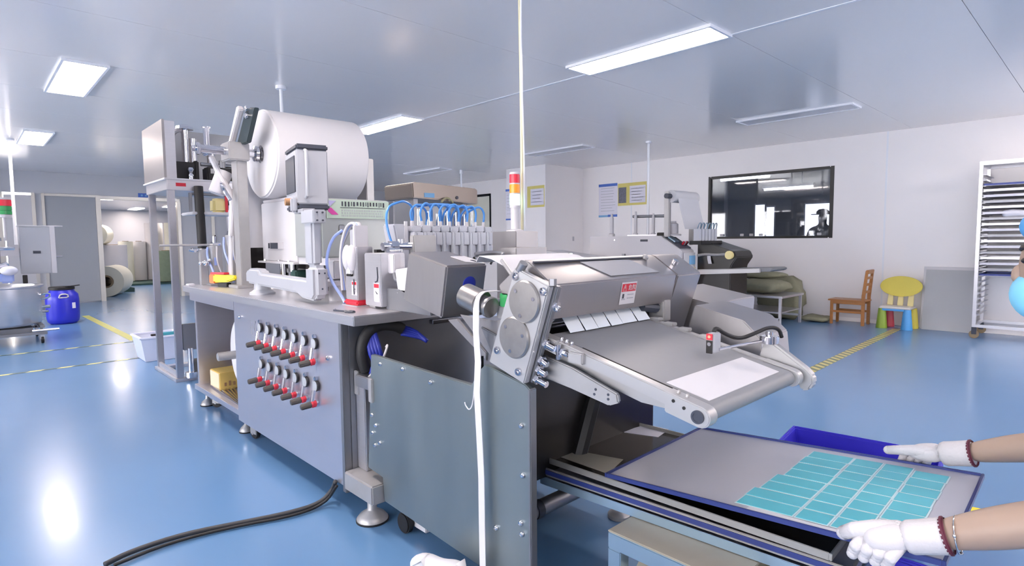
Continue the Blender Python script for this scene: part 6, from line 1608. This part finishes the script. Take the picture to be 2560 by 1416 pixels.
mk.build('face_mask', 'mask', t, angle=180)
MB().tube([hc + Vector((-0.062, 0.06, -0.05)), hc + Vector((-0.084, -0.01, -0.01))], 0.003, 6).tube([hc + Vector((0.062, 0.06, -0.05)), hc + Vector((0.084, -0.01, -0.01))], 0.003, 6).build('mask_loops', 'white', t)
# clothes
sh = MB().add(*skin_mesh([(1.66, -0.58, 0.84), (1.66, -0.40, 0.93), (1.655, -0.15, 0.965), (1.66, -0.07, 1.02), (1.47, -0.09, 0.985), (1.478, -0.02, 0.83), (1.84, -0.08, 0.985), (1.97, -0.035, 0.84)],
                          [(0, 1), (1, 2), (2, 3), (2, 4), (4, 5), (2, 6), (6, 7)], [(0.175, 0.13), (0.16, 0.12), (0.17, 0.12), 0.085, 0.078, 0.066, 0.078, 0.066]))
sh.build('work_coat', 'white_cloth', t, angle=180)
tr_ = MB().add(*skin_mesh([(1.66, -0.56, 0.86), (1.57, -0.57, 0.76), (1.56, -0.53, 0.44), (1.56, -0.58, 0.08), (1.75, -0.57, 0.76), (1.76, -0.53, 0.44), (1.76, -0.58, 0.08)],
                          [(0, 1), (1, 2), (2, 3), (0, 4), (4, 5), (5, 6)], [(0.17, 0.10), 0.085, 0.07, 0.06, 0.085, 0.07, 0.06]))
tr_.build('trousers', 'black_cloth', t, angle=180)
for x, y in ((1.56, -0.58), (1.76, -0.58)):
    MB().add(*skin_mesh([(x, y - 0.05, 0.045), (x, y + 0.06, 0.04), (x, y + 0.16, 0.03)], [(0, 1), (1, 2)], [(0.045, 0.04), (0.045, 0.035), (0.035, 0.025)])).build('shoe', 'white', t, angle=180)

def glove(side, wrist, back, palm, fingers, thumb, label):
    g = MB()
    wrist, back = Vector(wrist), Vector(back)
    # palm as one continuous skin from cuff to knuckles
    g.add(*skin_mesh([wrist] + [Vector(p[0]) for p in palm], [(i, i + 1) for i in range(len(palm))], [(0.037, 0.033)] + [p[1] for p in palm]))
    for pts, rad in fingers + [thumb]:
        fin(g, [Vector(p) for p in pts], rad)
    o = g.build('glove', 'glove', wk, angle=180)
    d = (wrist - back).normalized()
    # ribbed cuff and maroon edge
    n = 44
    q = d.to_track_quat('Z', 'Y').to_matrix()
    prof = [(0.0365, 0.0), (0.0355, 0.02), (0.0345, 0.045), (0.0345, 0.068), (0.030, 0.078)]
    vs, fs = [], []
    for r, h in prof:
        for i in range(n):
            rr_ = r * (1.045 if i % 2 else 0.955)
            vs.append(back + q @ Vector((rr_ * math.cos(2 * PI * i / n), rr_ * math.sin(2 * PI * i / n), h)))
    for k in range(len(prof) - 1):
        fs += [(k * n + i, k * n + (i + 1) % n, (k + 1) * n + (i + 1) % n, (k + 1) * n + i) for i in range(n)]
    fs += [tuple(range(n))[::-1], tuple(range((len(prof) - 1) * n, len(prof) * n))]
    MB().add(vs, fs).build('ribbed_cuff', 'glove', o, angle=180)
    MB().ring(back - d * 0.004, back + d * 0.006, 0.0395, 0.033, 40).build('cuff_edge', 'maroon', o, bevel=0.003)
    return o
# far hand: right hand, thumb along the top of the rim, fingers curled under the tray
f1 = []
for k in range(4):
    yy = 0.372 + 0.021 * k
    ln = (0.9, 1.0, 0.95, 0.8)[k]
    f1.append(([(2.142, yy, 0.572), (2.166, yy + 0.012, 0.548), (2.158, yy + 0.018, 0.524), (2.10 + 0.02 * (1 - ln), yy + 0.022, 0.523)], [0.013, 0.012, 0.0115, 0.010]))
glove('right', (2.126, 0.335, 0.592), (2.122, 0.268, 0.612), [((2.134, 0.38, 0.582), (0.044, 0.030)), ((2.142, 0.43, 0.570), (0.040, 0.024))], f1,
      ([(2.122, 0.35, 0.592), (2.112, 0.40, 0.588), (2.108, 0.445, 0.579), (2.106, 0.478, 0.571)], [0.022, 0.018, 0.015, 0.0135]), '')
# near hand: left hand on the near rim, knuckles towards the camera
f2 = []
for k in range(4):
    yy = 0.300 + 0.0225 * k
    ln = (0.85, 0.95, 1.0, 0.9)[k]
    f2.append(([(1.452, yy, 0.574), (1.428, yy + 0.012, 0.552), (1.436, yy + 0.020, 0.528), (1.50 - 0.02 * (1 - ln), yy + 0.024, 0.525)], [0.014, 0.0135, 0.0125, 0.011]))
glove('left', (1.470, 0.282, 0.594), (1.477, 0.222, 0.617), [((1.460, 0.33, 0.580), (0.046, 0.034)), ((1.452, 0.375, 0.568), (0.042, 0.028))], f2,
      ([(1.476, 0.31, 0.598), (1.458, 0.35, 0.594), (1.446, 0.388, 0.580), (1.452, 0.412, 0.562)], [0.021, 0.019, 0.018, 0.0155]), '')
# bracelet above the near glove
br_ = MB()
n = 20
cB, dB = Vector((1.4795, 0.205, 0.624)), Vector((0.05, -0.87, 0.42)).normalized()
qB = dB.to_track_quat('Z', 'Y').to_matrix() @ Matrix.Rotation(R(14), 3, 'X')
br_.tube([cB + qB @ Vector((0.0375 * math.cos(2 * PI * i / n), 0.0375 * math.sin(2 * PI * i / n), 0)) for i in range(n + 1)], 0.0018, 6)
for i in (3, 9, 15):
    br_.ball(cB + qB @ Vector((0.038 * math.cos(2 * PI * i / n), 0.038 * math.sin(2 * PI * i / n), 0)), 0.004, 8, 6)
br_.build('bracelet', 'silver', wk, angle=180)
# floor marking near the tray corner
ya, yb, yc = (3.279,0.416,0), (3.291,0.349,0), (3.337,0.13,0)
tape('floor_tape', ya, yb, 0.07, 'yellow', 'short bright yellow tape on the floor beyond the held tray corner')
tape('floor_tape', yb, yc, 0.07, 'black', 'black floor tape continuing from the short yellow piece behind the near forearm')
# ================================================================== STEEL TOWER BEHIND THE BENCH
t = tower = thing('steel_tower', 'tall stainless tower frame carrying the ultrasonic gear left of the bench', 'machine frame', (1.7, 6.2, 0))
X0, X1, Y0, Y1 = 1.345, 2.05, 5.80, 6.55
for x, y in ((X0, Y0), (X0, Y1 - 0.055), (X1, Y0), (X1, Y1 - 0.055)):
    MB().box((x, y, 0.03), (x + 0.055, y + 0.055, 1.80)).build('post', 'steel_h', t, bevel=0.004)
MB().box((X0 - 0.01, Y0 - 0.02, 1.72), (X1 + 0.07, Y1 + 0.01, 1.81)).build('top_beam', 'steel', t, bevel=0.004)
MB().box((X0 - 0.03, Y0 - 0.03, 1.81), (X1 + 0.08, Y1 + 0.03, 1.825)).build('deck_plate', 'white_paint', t, bevel=0.003)
MB().box((X0 - 0.02, Y0 - 0.02, 0.0), (X1 + 0.07, Y0 + 0.075, 0.03)).box((X0 - 0.02, Y1 - 0.075, 0.0), (X1 + 0.07, Y1 + 0.02, 0.03)).box((X0 - 0.02, Y0 + 0.075, 0), (X0 + 0.07, Y1 - 0.075, 0.03)).build('base_frame', 'steel', t, bevel=0.003)
MB().box((X0 + 0.06, Y0 - 0.01, 0.28), (X0 + 0.24, Y0 + 0.03, 0.52)).build('gear_plate', 'steel_dark', t, bevel=0.004)
MB().cyl((X0 + 0.11, Y0 - 0.02, 0.03), (X0 + 0.11, Y0 - 0.02, 0.30), 0.025).cyl((X0 + 0.11, Y0 - 0.02, 0.03), (X0 + 0.11, Y0 - 0.02, 0.08), 0.05).build('jack_screw', 'chrome', t)
MB().box((X0 + 0.17, Y0 - 0.01, 0.06), (X0 + 0.3, Y0 + 0.2, 0.16)).build('pedal_box', 'black', t, bevel=0.006)
MB().box((X0 + 0.005, Y0 + 0.055, 0.0301), (X0 + 0.03, Y1 - 0.055, 0.08)).build('side_bar', 'steel', t, bevel=0.003)
tag_ = MB().box((X0 + 0.06, Y0 - 0.022, 1.755), (X0 + 0.14, Y0 - 0.02, 1.785)).build('red_tag', 'red', t, smooth=False)
# side door panel, back panel
MB().box((1.33, 5.83, 1.826), (1.35, 6.59, 2.34)).build('side_panel', 'steel_cover', t, bevel=0.003)
MB().box((1.35, 5.83, 1.826), (1.43, 5.85, 2.33)).build('panel_return', 'steel', t, bevel=0.003)
MB().box((1.42, 6.45, 1.826), (2.12, 6.47, 2.36)).build('back_panel', 'steel_dark', t, bevel=0.002)
t = thing('ultrasonic_unit', 'cluster of chrome cylinders and black clamps on the tower deck', 'machine head', (1.6, 6.05, 1.825))
for x, y, h, r in ((1.55, 6.0, 0.47, 0.026), (1.63, 6.05, 0.40, 0.03), (1.80, 6.1, 0.36, 0.034)):
    MB().cyl((x, y, 1.826), (x, y, 1.826 + h), r, r * 1.1, n=20).build('cylinder_rod', 'chrome', t)
MB().lathe([(0.02, 0), (0.075, 0.005), (0.07, 0.03), (0.03, 0.05), (0.005, 0.052)], (1.55, 6.0, 2.29), n=24).build('dome_cap', 'chrome', t)
MB().tube([(1.55, 6.0, 2.30), (1.47, 6.02, 2.28), (1.44, 6.05, 2.20)], 0.025, 10, 1).build('elbow_pipe', 'steel', t)
MB().box((1.42, 5.90, 1.826), (1.60, 6.02, 1.99)).box((1.60, 5.92, 1.826), (1.64, 6.0, 2.01)).build('clamp_body', 'black', t, bevel=0.01)
MB().lathe([(0.02, 0), (0.025, 0.04), (0.015, 0.06), (0.03, 0.09), (0.02, 0.11)], (1.55, 5.86, 1.826), n=16).build('pneumatic_joint', 'chrome', t)
MB().box((1.70, 5.90, 1.826), (1.98, 6.05, 1.96)).build('black_case', 'black', t, bevel=0.012)
MB().box((1.73, 5.895, 1.90), (1.79, 5.90, 1.945)).build('case_label', 'cast', t)
MB().cyl((1.66, 5.95, 1.985), (2.0, 5.95, 1.985), 0.018, n=12).cyl((1.85, 5.95, 1.96), (1.85, 5.95, 2.03), 0.03, n=14).build('cross_shaft', 'steel_dark', t)
t = tower
MB().box((1.50, 5.70, 1.505), (2.15, 6.05, 1.53)).build('shelf_plate', 'white_paint', t, bevel=0.008)
MB().cyl((1.52, 5.75, 1.69), (2.02, 5.75, 1.69), 0.012).box((1.98, 5.74, 1.53), (2.0, 5.78, 1.72)).box((1.50, 5.74, 1.53), (1.52, 5.78, 1.70)).build('hanger_frame', 'steel_dark', t)
MB().box((1.70, 5.76, 1.53), (1.82, 5.88, 1.66)).build('motor_block', 'kid_cream', t, bevel=0.02)
MB().box((1.80, 5.74, 1.535), (1.82, 5.76, 1.72)).build('red_belt', 'red', t)
MB().ring((1.90, 5.77, 1.60), (1.90, 5.80, 1.60), 0.075, 0.06, 28).cyl((1.90, 5.77, 1.60), (1.90, 5.79, 1.60), 0.03).build('drive_wheel', 'black', t)
t = tag(MB().tube([(1.575, 5.74, 1.76), (1.575, 5.72, 1.4), (1.58, 5.71, 1.0), (1.58, 5.71, 0.6), (1.57, 5.74, 0.5)], 0.038, 12, 1).build('corrugated_hose', 'hose', angle=180), 'black corrugated hose hanging down the tower', 'hose')
